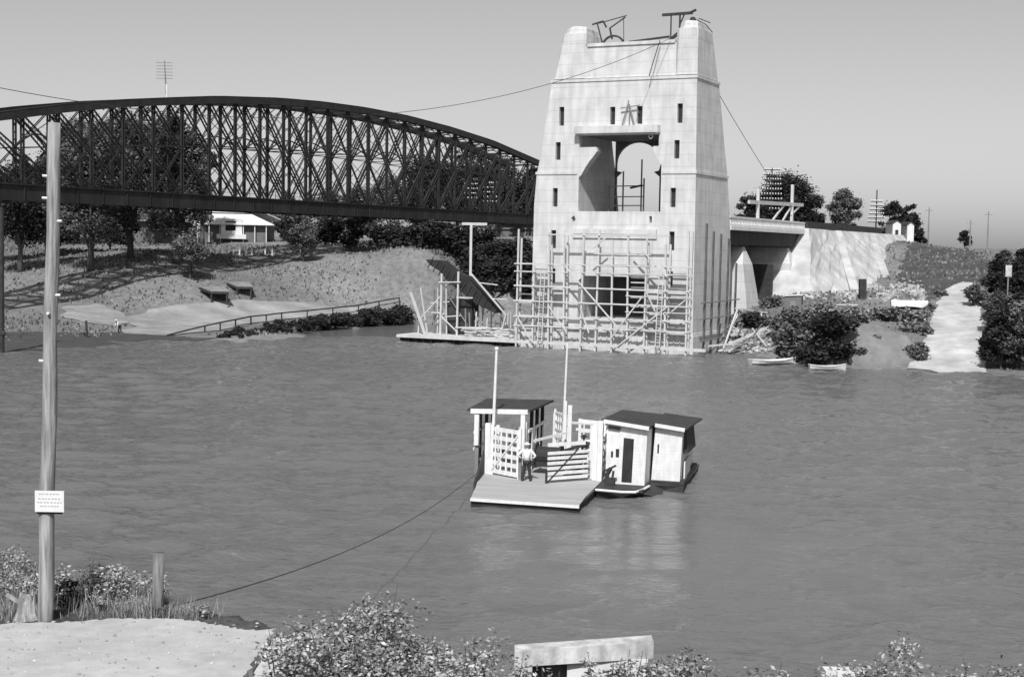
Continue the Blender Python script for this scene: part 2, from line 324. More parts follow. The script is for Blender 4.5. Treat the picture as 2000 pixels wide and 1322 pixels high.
# ------------------------------------------------------------------ railway truss bridge
rb = Vector((3.7, 287.8, 0)); RD = Vector((-.47346, -.88082, 0)).normalized()
rail = root('railway_truss_bridge', rb, math.atan2(RD.y, RD.x), 'long dark arched steel truss railway bridge crossing behind the pale tower', 'bridge')
sS = [-4, 17.3, 33.1, 47.4, 60.4, 72.2, 82.9, 96.8, 106.4, 115.1, 125.5, 135, 146]
sH = [10.6, 13.5, 14.8, 15.55, 15.75, 15.55, 15.05, 13.95, 12.8, 11.7, 10.1, 8.35, 6.4]
ZD = 17.5; NP = 26; S0, S1 = -3.0, 143.0; PL = (S1-S0)/NP; WID = 7.4
def top(s): return ZD+interp(s, sS, sH)-.5
m_ = MB().box(-75, 190, .25, .6, 15.6, 17.5).box(-75, 190, -WID-.6, -WID-.25, 15.6, 17.5)
for k in range(60):
    x = -70+k*4.3; m_.box(x, x+.3, -WID-.2, .2, 15.9, 17.1); m_.box(x-.06, x+.06, .61, .72, 15.65, 17.45)
m_.box(-75, 190, .2, .8, 17.46, 17.62)
m_.build('deck_girder', 'girder', rail)
m_ = MB()
for y in (-2.6, -4.4): m_.box(-75, 190, y-.08, y+.08, 17.35, 17.5)
for k in range(330): m_.box(-74+k*.8, -73.75+k*.8, -5.2, -1.8, 17.12, 17.34)
m_.build('rail_track', 'girder', rail)
m_ = MB()
for y in (.75,):
    for z in (18.1, 18.6): m_.box(-70, 185, y-.03, y+.03, z, z+.05)
    for k in range(86): m_.box(-69+k*3, -68.94+k*3, y-.03, y+.03, 17.6, 18.62)
m_.build('handrail', 'steel', rail)
for y in (0, -WID):
    m_ = MB(); n = NP*2
    for i in range(n):
        a = S0+i*PL/2; b = a+PL/2
        for yy in (-.38, .38): m_.beam((a, y+yy, top(a)), (b, y+yy, top(b)), .12, 1.0)
        m_.beam((a, y, top(a)+.52), (b, y, top(b)+.52), .95, .07)
        m_.beam((a, y-.35, top(a)-.42), (b, y+.35, top(b)-.42), .1, .06)
    m_.build('top_chord', 'steel', rail)
for y in (0, -WID):
    for i in range(NP+1):
        s = S0+i*PL; t = top(s); m_ = MB(); wd = .42 if 0 < i < NP else .9
        for xx in (-wd/2, wd/2): m_.beam((s+xx, y, 17.5), (s+xx, y, t-.4), .1, .28)
        k = 17.6; a = 1
        while k+.9 < t-.4: m_.beam((s-a*wd/2, y, k), (s+a*wd/2, y, k+.9), .05, .05); k += .9; a = -a
        m_.build('post', 'steel', rail)
    for i in range(-1, NP):                      # double-intersection diagonals, each crossing two panels, falling towards mid-span
        lo = max(0, min(i, NP)); 
        if i < NP//2-0:
            a0, a1 = max(i, 0), i+2
        else: a0, a1 = min(i+2, NP), i
        if a0 == a1: continue
        A = Vector((S0+a0*PL, y, top(S0+a0*PL)-.4)); B = Vector((S0+a1*PL, y, 17.5)); m_ = MB(); d = (B-A).normalized(); nrm = Vector((-d.z, 0, d.x))
        for q in (-.24, .24): m_.beam(A+nrm*q*1.15, B+nrm*q*1.15, .2, .15)
        L = (B-A).length; k = .3; sg = 1.15
        while k+.6 < L: m_.beam(A+d*k+nrm*.24*sg, A+d*(k+.6)-nrm*.24*sg, .04, .04); k += .6; sg = -sg
        m_.build('diagonal', 'steel', rail)
    for i in range(3, NP-3):                     # light counter ties about the middle
        a0, a1 = (i+2, i) if i < NP//2 else (i, i+2)
        A = Vector((S0+a0*PL, y, top(S0+a0*PL)-.4)); B = Vector((S0+a1*PL, y, 17.5)); m_ = MB().beam(A+Vector((.15, 0, 0)), B+Vector((.15, 0, 0)), .1, .1).beam(A-Vector((.15, 0, 0)), B-Vector((.15, 0, 0)), .1, .1); m_.build('counter_tie', 'steel', rail)
m_ = MB()                                        # top lateral bracing with arched sway frames
for i in range(NP+1):
    s = S0+i*PL; t = top(s); m_.beam((s, 0, t-.1), (s, -WID, t-.1), .25, .35)
    m_.beam((s, 0, t-1.6), (s, -1.8, t-.3), .1); m_.beam((s, -WID, t-1.6), (s, -WID+1.8, t-.3), .1)
    if i < NP: t2 = top(s+PL); m_.beam((s, 0, t), (s+PL, -WID, t2), .14); m_.beam((s, -WID, t), (s+PL, 0, t2), .14)
m_.build('lateral_bracing', 'steel', rail)
m_ = MB()                                        # mid-height longitudinal strut and sway cross ties
for y in (0, -WID):
    for i in range(2, NP-2):
        s = S0+i*PL; m_.beam((s, y, 17.5+(top(s)-17.5)*.52), (s+PL, y, 17.5+(top(s+PL)-17.5)*.52), .09, .12)
for i in range(3, NP-2):
    s = S0+i*PL; h = 17.5+(top(s)-17.5)*.52; pts = [(s, -WID*k/8, h+1.6*math.sin(PI*k/8)) for k in range(9)]
    for a, b in zip(pts[:-1], pts[1:]): m_.beam(a, b, .14, .18)
    m_.beam((s, 0, h), (s, -WID, h), .1, .12)
    for z0_, z1_ in ((18.2, h-.2), (h+.3, top(s)-.8)):
        m_.beam((s, 0, z0_), (s, -WID, z1_), .08); m_.beam((s, -WID, z0_), (s, 0, z1_), .08)
m_.build('sway_frame', 'steel', rail)
for s in (-4.5,):
    p = root('bridge_pier', rb+RD*s, math.atan2(RD.y, RD.x), 'dark masonry pier carrying the end of the truss behind the tower', 'bridge pier')
    MB().loft([[(-2.6*k, -9.5*k2, z), (2.6*k, -9.5*k2, z), (2.6*k, 2.2*k2, z), (-2.6*k, 2.2*k2, z)] for z, k, k2 in ((2, 1.15, 1.08), (14.6, .95, 1), )]).build('shaft', 'concrete_in', p)
    MB().box(-2.8, 2.8, -9.8, 2.5, 14.6, 15.6).build('cap', 'concrete_in', p)

# ------------------------------------------------------------------ bridge tower
TC = Vector((19.25, 152.51, 0)); TA = math.radians(26); TR = -TA
def TP(u, v, z=0): return Vector((TC.x+math.cos(TA)*u+math.sin(TA)*v, TC.y-math.sin(TA)*u+math.cos(TA)*v, z))
tower = root('bridge_tower', TC, TR, 'tall pale concrete bridge tower with portal and twin turrets rising from the river', 'tower')
def xL(z): return interp(z, [0, 2, 16, 19.3, 21.6, 25.2, 29.3, 31.7, 33.6, 35.4], [-19.3, -19.1, -18.95, -18.7, -18.2, -17.7, -17.05, -16.66, -16.2, -16])
def xR(z): return interp(z, [0, 19, 29.3, 35.4], [0, -.1, -.25, -.35])
def dp(z): return interp(z, [0, 13.5, 19.8, 22, 29.7, 34.7], [13.4, 12.5, 10.9, 10.0, 7.4, 5.5])
zs = [2, 16, 19.3, 21.6, 25.2, 29.3]
outer = [(xL(z), z) for z in zs]+[(xR(z), z) for z in reversed(zs)]
wins = []
for z0, z1, xl, xr in ((24.6, 26.65, -15.8, -2.05), (20.85, 22.8, -16.15, -2.3), (15.7, 17.75, -16.4, -2.6), (11.1, 13.1, -16.5, -2.62), (7.2, 8.85, -16.5, -2.7)):
    wins += [(xl-.3, xl+.3, z0, z1), (xr-.3, xr+.3, z0, z1)]
wins += [(-10.05, -9.45, 24.6, 26.5), (-6.95, -6.3, 24.6, 26.5)]
holes = [[(a, c), (b, c), (b, d), (a, d)] for a, b, c, d in wins]
holes.append([(-13.4, 3.5), (-5.2, 3.5), (-5.2, 7.6), (-5.8, 8.15), (-12.8, 8.15), (-13.4, 7.6)])
holes.append([(-13.6, 15.2), (-4.0, 15.2), (-4.0, 21.7), (-4.35, 22.12), (-4.35, 23.6), (-13.7, 23.6), (-13.6, 23.0)])
holes += [[(-14.2, 13.9), (-13.85, 14.3), (-14.05, 14.75), (-14.4, 14.5)], [(-5.2, 13.9), (-4.9, 14.0), (-4.95, 14.75), (-5.25, 14.7)]]
MB().wall(outer, holes, 0, .55).build('front_wall', 'concrete', tower)
def slab(zl, x0, x1, y0=.56, yk=0):
    return [[(x0(z), y0, z), (x1(z), y0, z), (x1(z), dp(z)-yk, z), (x0(z), dp(z)-yk, z)] for z in zl]
c_ = lambda v: (lambda z: v)
xLi = lambda z: xL(z)+.003
xRi = lambda z: xR(z)-.003
MB().loft(slab([2, 3.5], xLi, xRi)).loft(slab([8.2, 12, 15.0], xLi, xRi)).loft(slab([3.5, 8.2], xLi, c_(-13.45))).loft(slab([3.5, 8.2], c_(-5.15), xRi)).build('lower_body', 'concrete', tower)
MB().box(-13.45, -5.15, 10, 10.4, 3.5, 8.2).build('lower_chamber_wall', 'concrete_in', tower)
MB().loft(slab([15, 17, 19.8, 22, 23.6], xLi, c_(-13.62))).build('left_leg', 'concrete', tower)
MB().loft(slab([15, 17, 19.8, 22, 23.6], c_(-3.97), xRi)).build('right_leg', 'concrete', tower)
MB().loft(slab([23.6, 26, 29.3], xLi, xRi)).build('upper_body', 'concrete', tower)
a_ = [(-13.55, 15.05), (-13.55, 19.5), (-12.9, 20.05), (-13.55, 20.2)]
for k in range(15):
    t = PI*k/14; a_.append((-10.9-2.95*math.cos(t)*(1 if t > PI/2 else .9), 21.0+2.45*math.sin(t)))
a_ += [(-8.2, 20.2), (-8.8, 20.05), (-8.1, 19.5), (-8.1, 15.05)]
MB().wall([(-13.6, 15.0), (-13.6, 23.58), (-3.98, 23.58), (-3.98, 15.0)], [a_], 10.6, 11.2).build('rear_arch_wall', 'concrete_in', tower)  # dark concrete puts the portal's shade into the wall colour
MB().box(-4.01, -3.975, .58, 10.59, 15.02, 23.57).build('shade_lining', 'concrete_in', tower)  # added dark slab, cuts the light bounced inside the portal
MB().box(-13.58, -4.02, .57, 10.59, 23.54, 23.597).build('shade_soffit', 'concrete_in', tower)  # added dark slab, portal shade put into the ceiling colour
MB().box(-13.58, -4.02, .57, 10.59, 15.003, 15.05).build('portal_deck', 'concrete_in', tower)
MB().wall([(-13.62, 22.2), (-11.6, 22.2), (-11.5, 21.75), (-11.9, 21.2), (-12.35, 20.7), (-12.9, 19.9), (-13.3, 19.2), (-13.62, 18.9)], [], .02, 1.3).build('corbel', 'concrete', tower)
MB().wall([(-3.99, 22.2), (-5.0, 22.2), (-4.95, 21.7), (-4.55, 21.1), (-4.25, 20.5), (-3.99, 20.2)], [], .02, 1.3).build('corbel', 'concrete', tower)
for k, (a, b, c, d) in enumerate(wins): MB().box(a+.005, b-.005, .40, .548, c+.01, d-.01).build('window', 'void', tower)
MB().box(-13.9, -4.2, -.9, .2, 23.62, 24.4).box(-13.6, -4.4, -.55, .1, 23.45, 23.615).build('balcony', 'concrete', tower)
for z, hh, pr in ((29.3, .3, .1), (19.25, .3, .1)):   # string courses
    x0 = xL(z)-pr; x1 = xR(z)+pr; y1 = dp(z)+pr
    if z > 25: MB().box(x0, x1, -pr, y1, z, z+hh).build('string_course', 'concrete', tower)
    else:
        for P_ in ([(x0, -pr), (-13.8, -pr), (-13.8, .2), (xL(z)+.4, .2), (xL(z)+.4, y1), (x0, y1)], [(x1, y1), (xR(z)-.4, y1), (xR(z)-.4, .2), (-3.9, .2), (-3.9, -pr), (x1, -pr)]):
            MB().loft([[(x, y, z) for x, y in P_], [(x, y, z+hh) for x, y in P_]]).build('string_course', 'concrete', tower)
MB().box(-14.1, -4.3, -.35, 0, 12.75, 13.3).box(-14.1, -4.3, -.18, 0, 12.3, 12.75).build('lower_ledge', 'concrete', tower)
def oct_(x0, x1, y0, y1, z, c): return [(x0+c, y0, z), (x1-c, y0, z), (x1, y0+c, z), (x1, y1-c, z), (x1-c, y1, z), (x0+c, y1, z), (x0, y1-c, z), (x0, y0+c, z)]
for nm, a, b in (('left_turret', lambda z: xL(z)+.05, c_(-13.2)), ('right_turret', c_(-2.75), lambda z: xR(z)-.05)):
    t = tower
    b_ = MB().loft([oct_(a(z)+q, b(z)-q, .1+q, dp(z)-q, z, cc) for z, q, cc in ((29.7, 0, .2), (33.4, .02, .3), (33.6, .0, .35), (34.6, .0, .4), (34.65, .2, .55), (35.3, .25, .7), (35.45, .5, .7))]).build('turret', 'concrete', tower)
    for zz in (30.8, 32.1, 33.3):
        pass
MB().box(-13.2, -2.75, .35, 5.2, 29.7, 33.1).box(-13.0, -2.9, .2, .8, 33.1, 33.45).build('parapet_block', 'concrete', tower)
MB().box(-20.2, .25, -.55, 14, -2, 2.0).box(-20.0, .12, -.35, 13.8, 2.0, 2.25).build('plinth', 'concrete', tower)
m_ = MB()
for k in range(30): x = -20.1+k*.7; m_.box(x-.05, x+.05, -.66, -.56, -1, 1.95)
m_.build('sheet_piling', 'concrete', tower)
m_ = MB()
for a in range(16):
    t = 2*PI*a/16; t2 = t+2*PI/16; m_.beam((-5.15+.22*math.cos(t), -.35, 23.2+.22*math.sin(t)), (-5.15+.22*math.cos(t2), -.35, 23.2+.22*math.sin(t2)), .06)
m_.beam((-5.15, -.35, 23.42), (-5.15, -.35, 23.5), .03)
tag(m_.build('iron_ring', 'white'), 'small white ring hanging under the tower balcony', 'ring'); o = bpy.data.objects['iron_ring']; o.location = TC; o.rotation_euler = (0, 0, TR)

# ---- construction gear on the tower top
dk = root('timber_derrick', TP(-12.1, 2.2, 33.2), TR, 'small timber derrick with jib and curved wheel guard beside the left turret', 'derrick')
MB().beam((-1.2, 0, 2.6), (.1, 0, 2.9), .16).beam((.1, 0, 2.9), (.5, 0, 2.2), .16).beam((.2, 0, 0), (-.6, 0, 2.7), .12).build('mast', 'darkwood', dk)
MB().beam((-.4, 0, 2.7), (2.9, -.1, 3.35), .09).beam((.9, 0, 2.1), (2.7, 0, 3.2), .12).beam((.9, 0, 2.1), (1.2, 0, .9), .16).beam((2.5, 0, 3.2), (2.6, 0, .3), .06).build('jib', 'darkwood', dk)
m_ = MB()
for k in range(10):
    a = PI*k/10; b = PI*(k+1)/10; m_.beam((1.35-1.25*math.cos(a), 0, .15+1.1*math.sin(a)), (1.35-1.25*math.cos(b), 0, .15+1.1*math.sin(b)), .2)
m_.box(-.5, 2.7, -.3, .3, 0, .25).build('wheel_guard', 'darkwood', dk)
dk = root('headframe', TP(-3.9, 2.2, 33.45), TR, 'dark T shaped timber headframe beside the right turret top', 'headframe')
MB().beam((-.2, 0, 0), (-.2, 0, 2.9), .12).beam((.8, 0, 0), (.8, 0, 2.9), .16).build('post', 'darkwood', dk)
MB().beam((-1.2, 0, 2.95), (2.2, 0, 3.0), .28).beam((1.9, 0, 3.0), (2.6, 0, 3.3), .22).build('crossbeam', 'darkwood', dk)
MB().beam((-.4, 0, .15), (.9, 0, 1.1), .3).beam((.8, 0, 1.8), (1.3, 0, 2.9), .12).build('brace', 'darkwood', dk)
m_ = MB().beam((0, 0, 0), (4.6, 0, .35), .22, .2); o = tag(m_.build('timber_baulk', 'darkwood'), 'long dark timber baulk lying along the tower parapet', 'timber'); o.location = TP(-8.6, 1.5, 33.6); o.rotation_euler = (0, 0, TR)
lg = root('saddle_frame', TP(-1.4, 1.5, 35.2), TR, 'dark cable saddle with rails on top of the right turret', 'cable saddle')
MB().ball((0, 0, .35), .38, 8, 5).box(-.6, .6, -.4, .4, -.05, .15).build('saddle', 'darkwood', lg)
MB().tube([(.4, 0, .4), (1.3, .5, -.1), (1.9, 1, -.9)], .05, 5).tube([(.5, .5, .6), (1.7, .8, .1)], .05, 5).build('guard_rail', 'darkwood', lg)
tr = root('timber_trestle', TP(-7.75, -.35, 24.4), TR, 'splayed timber trestle standing on the tower balcony between two slits', 'trestle')
for p in (((-.7, -.1, 0), (0, 0, 2.7)), ((.75, -.1, 0), (.05, 0, 2.3)), ((0, .3, 0), (.1, 0, 2.2)), ((-.9, -.05, 1.9), (1.3, -.05, 2.15))): MB().beam(*p, .1).build('leg' if p[0][2] == 0 else 'crossbar', 'midwood', tr)

pf = root('portal_falsework', TP(-9.6, 6, 15.0), TR, 'light timber falsework standing on the road deck inside the tower portal', 'falsework')
for x, h_ in ((-2.9, 3.4), (-1.2, 4.9), (1.0, 6.2), (1.3, 4.1)): MB().beam((x, .2, 0), (x, .2, h_), .14).build('post', 'midwood', pf)
for z, a, b in ((3.2, -3, 1.3), (2.0, -3, 1.4), (1.0, -2.9, 1.2)): MB().beam((a, 0, z), (b, 0, z+.05), .12).build('rail', 'midwood', pf)
MB().beam((-.2, -.1, 3.0), (1.2, -.1, 3.3), .3, .2).build('form_board', 'darkwood', pf)
# ---- scaffolding round the tower foot
sc = root('timber_scaffolding', TC, TR, 'web of pale timber poles and planks around the foot of the tower', 'scaffolding')
rg = random.Random(5)
us = [-20.1, -18.1, -16.1, -14.25, -12.3, -10.5, -8.65, -6.75, -4.85, -2.5, -.15]; F1, F2 = -1.7, -.95
hs = [12.9, 9.5, 12.6, 12.9, 12.7, 12.9, 12.5, 12.8, 12.6, 12.2, 13.6]
for u, hh in zip(us, hs):
    for y in (F1, F2):
        h2 = hh-(0 if y == F1 else .6)
        if y == F2 and -13 < u < -6: continue
        MB().beam((u+rg.uniform(-.04, .04), y, -1.0), (u+rg.uniform(-.22, .22), y+rg.uniform(-.08, .08), h2+rg.uniform(-.5, .3)), .18).build('standard', 'palewood', sc)
for z, a, b, wd in ((12.55, 2, 9, .15), (9.35, 0, 10, .13), (8.45, 0, 10, .12), (6.85, 0, 10, .16), (6.1, 7, 10, .1), (5.25, 0, 10, .16), (4.4, 7, 10, .1), (3.55, 0, 10, .16), (2.5, 0, 10, .14), (10.6, 5, 8, .1)):
    for y in (F1-.12, F2-.12):
        if y > F1 and (b-a) > 8: MB().beam((us[0], y, z), (us[2], y, z), wd).build('ledger', 'palewood', sc); a = 7
        elif y > F1 and rg.random() < .4: continue
        MB().beam((us[a]-.3, y, z+rg.uniform(-.06, .06)), (us[b]+.3, y, z+rg.uniform(-.1, .1)), wd).build('ledger', 'palewood', sc)
for a, b in (((-14.2, F1-.25, 9.2), (-7.2, F1-.25, 2.1)), ((-9.3, F1-.3, 12.4), (-11, F1-.3, 11.1)), ((-6.3, F1-.25, 12.1), (-2.4, F1-.25, 8.3)), ((-5, F1-.3, 6.2), (-8.5, F1-.3, 1.6)), ((-2.3, F1-.3, 5.1), (-7.9, F1-.3, .6)), ((-19.8, F1-.3, 3.4), (-17.9, F1-.3, .6)), ((-16, F1-.25, 4.7), (-13.9, F1-.25, 2.0)), ((-12.2, F1-.2, 4.5), (-11.2, F1-.2, 2)), ((-4.7, F1-.2, 6.7), (-3.6, F1-.2, 4.6)), ((-.3, F1-.2, 5.9), (-1.8, F1-.2, 4.6))):
    MB().beam(a, b, .13).build('brace', 'palewood', sc)
for i in range(52):                               # walling and deck boards between the poles
    side = rg.random() < .45; k = rg.choice([0, 1, 2]) if side else rg.choice([7, 8, 9]); z = 2.3+rg.randint(0, 12)*.52+rg.uniform(-.1, .1)
    if rg.random() < .12: k = rg.choice([3, 4, 5, 6]); z = rg.uniform(2.0, 3.4)
    MB().box(us[k]+.1, us[k+1]-.1, F2-.45, F2-.05, z, z+rg.choice([.07, .12, .2])).build('plank', rg.choice(['palewood', 'midwood', 'palewood']), sc)
for k, hh in ((0, 13.4), (2.4, 12.6), (5.0, 12.4), (7.8, 11.9), (9.0, 9.0), (10.8, 9.2)):
    MB().beam((1.2, k, -1 if k < 5 else .5), (1.25, k+.05, hh+.6), .2).build('standard', 'darkpole', sc)
for z in (3.9, 1.6, 5.6):
    MB().beam((1.35, -1.9, z), (1.35, 11 if z < 5 else 12, z+.1), .12).build('ledger', 'midwood', sc)
MB().beam((1.5, 8.2, 1.0), (1.5, 11.5, 4.6), .16).build('brace', 'palewood', sc)

# ---- working stage left of the tower
stg = root('working_stage', TP(-19.9, -1, 0), TR, 'low pale timber wharf on dark piles left of the tower foot', 'wharf')
MB().box(-15.6, -.6, -.4, 5.5, .55, .8).build('planking', 'palewood', stg)
MB().beam((-15.7, -.55, .62), (22.0, -.85, .68), .22, .32).build('fender_beam', 'palewood', stg)
m_ = MB()
for k in range(16):
    for y in (-.2, 2.5, 5): m_.tube([(-15.3+k, y, -2), (-15.3+k, y, .55)], .15, 6)
m_.box(-15.4, -.7, .1, .3, -.6, .5)
m_.build('pile', 'darkwood', stg)
def post_in(parent, a, b, w_, m, nm='post'): return MB().beam(a, b, w_).build(nm, m, parent)
tl = root('loading_trestle', TP(-19.9, 1.5, 0), TR, 'tangled timber trestle with a dark sloping chute on the wharf', 'trestle')
for a, b, wd in (((-11.6, 0, .8), (-11.5, 0, 7.9), .2), ((-9.4, 0, .8), (-9.3, 0, 8.2), .2), ((-8.2, 1.5, .8), (-8.1, 1.5, 6.6), .16), ((-12.8, -1.5, .8), (-15.1, -1, 5.6), .24), ((-13.9, 1, .8), (-14.6, .5, 6.2), .18), ((-3.3, -1, .8), (-2.6, -1, 3.4), .16)):
    post_in(tl, a, b, wd, 'palewood')
for a, b, wd in (((-9.5, 0, 5.2), (-7.4, 0, 5.2), .15), ((-11.8, -.2, 6.9), (-8.9, -.2, 7.0), .13), ((-14.3, 0, 2.6), (-11.6, 0, 5.3), .12), ((-11.6, 0, 3.0), (-9.4, 0, 1.2), .12), ((-7.7, -.3, 8.2), (-2.9, -.3, 3.4), .16), ((-6.7, -.2, 7.0), (-4.1, -.2, 6.8), .12), ((-4.9, -.2, 5.2), (-2.9, -.2, 5.2), .12), ((-9.5, -.2, 1.7), (-5.2, -.2, 1.9), .14)):
    MB().beam(a, b, wd).build('brace', 'palewood', tl)
MB().loft([[(-13.9, .3, 9.5), (-13.9, 1.8, 9.5), (-13.2, 1.8, 8.8), (-13.2, .3, 8.8)], [(-11.8, .3, 9.4), (-11.8, 1.8, 9.4), (-12.0, 1.8, 8.2), (-12.0, .3, 8.2)], [(-10.2, .3, 8.3), (-10.2, 1.8, 8.3), (-10.8, 1.8, 6.9), (-10.8, .3, 6.9)], [(-8.4, .3, 7.6), (-8.4, 1.8, 7.6), (-9.3, 1.8, 6.0), (-9.3, .3, 6.0)], [(-6.2, .3, 5.9), (-6.2, 1.8, 5.9), (-7.3, 1.8, 4.6), (-7.3, .3, 4.6)], [(-4.1, .3, 3.9), (-4.1, 1.8, 3.9), (-4.6, 1.8, 3.5), (-4.6, .3, 3.5)]]).build('chute', 'steel', tl)
for k in range(13): q_ = Vector((-13.2+k*.72, .22, 9.0-k*.43+(.25 if k < 3 else 0))); MB().beam(q_+Vector((.45, 0, .6)), q_-Vector((.35, 0, .75)), .1).build('chute_batten', 'darkwood', tl)
MB().box(-11.3, -8.0, 1.0, 2.6, .8, 4.9).build('hopper', 'darkwood', tl)
gr = 'heaps of building timber on the wharf'
for k, (x, y, ll) in enumerate(((-6.5, .3, 3.4), (-4.6, 1.8, 3.0), (-2.6, .2, 2.4))):
    m_ = MB()
    for j in range(14): m_.beam((rg.uniform(-ll/2, 0), rg.uniform(-.5, .5), .1+.09*j*.8), (rg.uniform(0, ll/2)+.4, rg.uniform(-.5, .5), .1+.09*j*.8), .12)
    o = tag(m_.build('timber_stack', 'palewood'), ['pale heap of building timber on the wharf beneath the chute', 'pale heap of building timber in the middle of the wharf', 'small timber heap on the wharf nearest the tower'][k], 'timber', gr); o.location = TP(-19.9+x, y, .8); o.rotation_euler = (0, 0, TR)
rg = random.Random(31)
for i in range(64):
    x = rg.uniform(-14.8, -1.2); y = rg.uniform(-.3, 3.5); hmax = max(2.2, 7.4-abs(x+10.5)*.5); a = Vector((x, y, .8)); v_ = rg.random()
    if v_ < .45: MB().beam(a, (x+rg.uniform(-.2, .2), y, rg.uniform(.5, 1)*hmax), .13).build('post', rg.choice(['palewood', 'midwood']), tl)
    elif v_ < .8: MB().beam((x, y, rg.uniform(.8, 2.5)), (x+rg.uniform(-2.4, 2.4), y, rg.uniform(2.2, .9*hmax+.6)), .11).build('brace', rg.choice(['palewood', 'midwood']), tl)
    else: z = rg.uniform(1.3, hmax*.8); MB().beam((x, y, z), (x+rg.uniform(1.5, 3), y, z+rg.uniform(-.2, .3)), .12).build('rail', 'palewood', tl)
rg = random.Random(44)
for i in range(16):
    a = Vector((rg.uniform(1.2, 6.5), rg.uniform(1, 14), rg.uniform(.6, 2.4))); MB().beam(a, a+Vector((rg.uniform(-2, 2), rg.uniform(-2, 3), rg.uniform(.3, 2.2))), .12).build('loose_pole', rg.choice(['palewood', 'midwood']), sc)
for u_ in (-17.2, -3.4):
    m_ = MB().beam((u_, F1-.5, .8), (u_+.15, F1-.25, 8.6), .09).beam((u_+.5, F1-.5, .8), (u_+.65, F1-.25, 8.6), .09)
    for k in range(24): t_ = (k+.5)/24; m_.beam((u_+.15*t_, F1-.5+.25*t_, .8+7.8*t_), (u_+.5+.15*t_, F1-.5+.25*t_, .8+7.8*t_), .05)
    m_.build('ladder', 'palewood', sc)
# works right of the tower
wk = root('plank_walkway', TP(0, 0, 0), TR, 'narrow plank walkway and struts right of the tower foot', 'walkway')
MB().beam((1.6, 10.5, 4.7), (5.4, 19.5, 3.6), .7, .14).build('plank', 'palewood', wk)
MB().beam((2.6, 4.5, 1.0), (8.3, 11.8, 4.2), .25).build('strut', 'palewood', wk)
for a, b in (((1.4, 6.5, .4), (1.9, 9.6, 4.6)), ((3.4, 14, 2), (3.4, 14, 4.2)), ((5.2, 19, 2.5), (5.2, 19, 3.6)), ((.8, 1, .9), (4.8, 6, 1.3))): MB().beam(a, b, .18).build('prop', 'palewood', wk)

# ------------------------------------------------------------------ approach span behind the tower (same axis)
ap = root('approach_span', TC, TR, 'short approach span with white balustrade over dark girders right of the tower', 'bridge')
Z0 = 14.0
MB().box(-17.5, -.3, 13.6, 47, Z0-.45, Z0).build('deck_slab', 'white', ap)
m_ = MB()
for x in (-.55, -17.2):
    m_.box(x-.12, x+.12, 13.6, 47, Z0+.95, Z0+1.15); m_.box(x-.1, x+.1, 13.6, 47, Z0, Z0+.25)
    for k in range(56): y = 13.8+k*.6; m_.box(x-.07, x+.07, y, y+.25, Z0+.25, Z0+.95)
m_.build('balustrade', 'white', ap)
m_ = MB()
for x in (-1.3, -6, -11, -16.3): m_.box(x-.3, x+.3, 13.6, 47, Z0-2.2, Z0-.46)
m_.build('girder', 'girder', ap)
for y in (21.5, 41.5):
    p = root('approach_pier', TP(-1, y, 0), TR, 'pale wedge shaped pier under the approach span, %s' % ('nearer the tower' if y < 30 else 'nearer the sloping abutment'), 'bridge pier', 'wedge shaped piers under the approach span')
    zb = 2.5 if y < 30 else 5.0
    MB().loft([[(1.6, -3.2*(1 if y < 30 else .6), zb), (1.6, 2.6*(1 if y < 30 else .6), zb), (-15.5, 2.6*(1 if y < 30 else .6), zb), (-15.5, -3.2*(1 if y < 30 else .6), zb)], [(.6, -2.7*(1 if y < 30 else .7), 9.6), (.6, 1.1, 9.6), (-15, 1.1, 9.6), (-15, -2.7*(1 if y < 30 else .7), 9.6)], [(-.2, -.25, 11.7), (-.2, .25, 11.7), (-15, .25, 11.7), (-15, -.25, 11.7)]]).build('shaft', 'concrete', p)
    MB().box(-.6, .1, -.3, .3, 11.7, 11.85).build('bearing', 'girder', p)
tf = root('formwork_frame', TP(-1, 0, Z0), TR, 'white timber goalpost frame with slanting struts on the approach span', 'frame')
MB().beam((0, 26.4, 0), (0, 26.3, 4.7), .35).build('post', 'palewood', tf); MB().beam((0, 42.1, 0), (0, 42.1, 6.0), .35).build('post', 'palewood', tf)
MB().beam((0, 22.5, 3.05), (0, 47.5, 3.5), .3, .45).build('crossbeam', 'palewood', tf)
for a, b in (((0, 31, .3), (0, 38, 3.1)), ((0, 36.5, .5), (0, 41.8, 3.2)), ((0, 41.8, 2), (0, 46, 3.3))): MB().beam(a, b, .2).build('brace', 'palewood', tf)
# abutment: quarried fill with battered faces
ab = root('abutment_embankment', TP(0, 0, 0), TR, 'large pale sloping embankment of quarried fill carrying the new road', 'embankment')
toe = 9.0
def abp(): 
    T_ = [(-16, 47), (0, 47.5), (-.3, 62), (0, 80), (0, 98), (0, 113), (-18, 115)]
    B_ = [(-16, 36), (4, 34), (7.5, 43), (9.5, 57), (11, 73), (12, 92), (-18, 122)]
    return T_, B_
T_, B_ = abp(); m_ = MB(); rows = 9; R_ = []; rr = random.Random(2)
def dens(P_, n=8):
    o = []
    for i, a in enumerate(P_):
        b = P_[(i+1) % len(P_)]; o += [(lerp(k/n, a[0], b[0]), lerp(k/n, a[1], b[1])) for k in range(n)]
    return o
Td, Bd = dens(T_), dens(B_)
for r in range(rows+1):
    t = r/rows; R_.append([(lerp(t, b[0], a[0])+(0 if r == rows else rr.uniform(-.18, .18)), lerp(t, b[1], a[1])+(0 if r == rows else rr.uniform(-.18, .18)), lerp(t, 5.0, 14.35)) for a, b in zip(Td, Bd)])
m_.loft(R_).build('fill_slope', 'fill', ab)
for (a, b) in (((-.1, 64, 14.2), (7.2, 44, 6.2)), ((.1, 86, 14.1), (7.6, 62, 7.6))):
    MB().beam(a, b, 1.1, .3).build('rib', 'fill', ab)
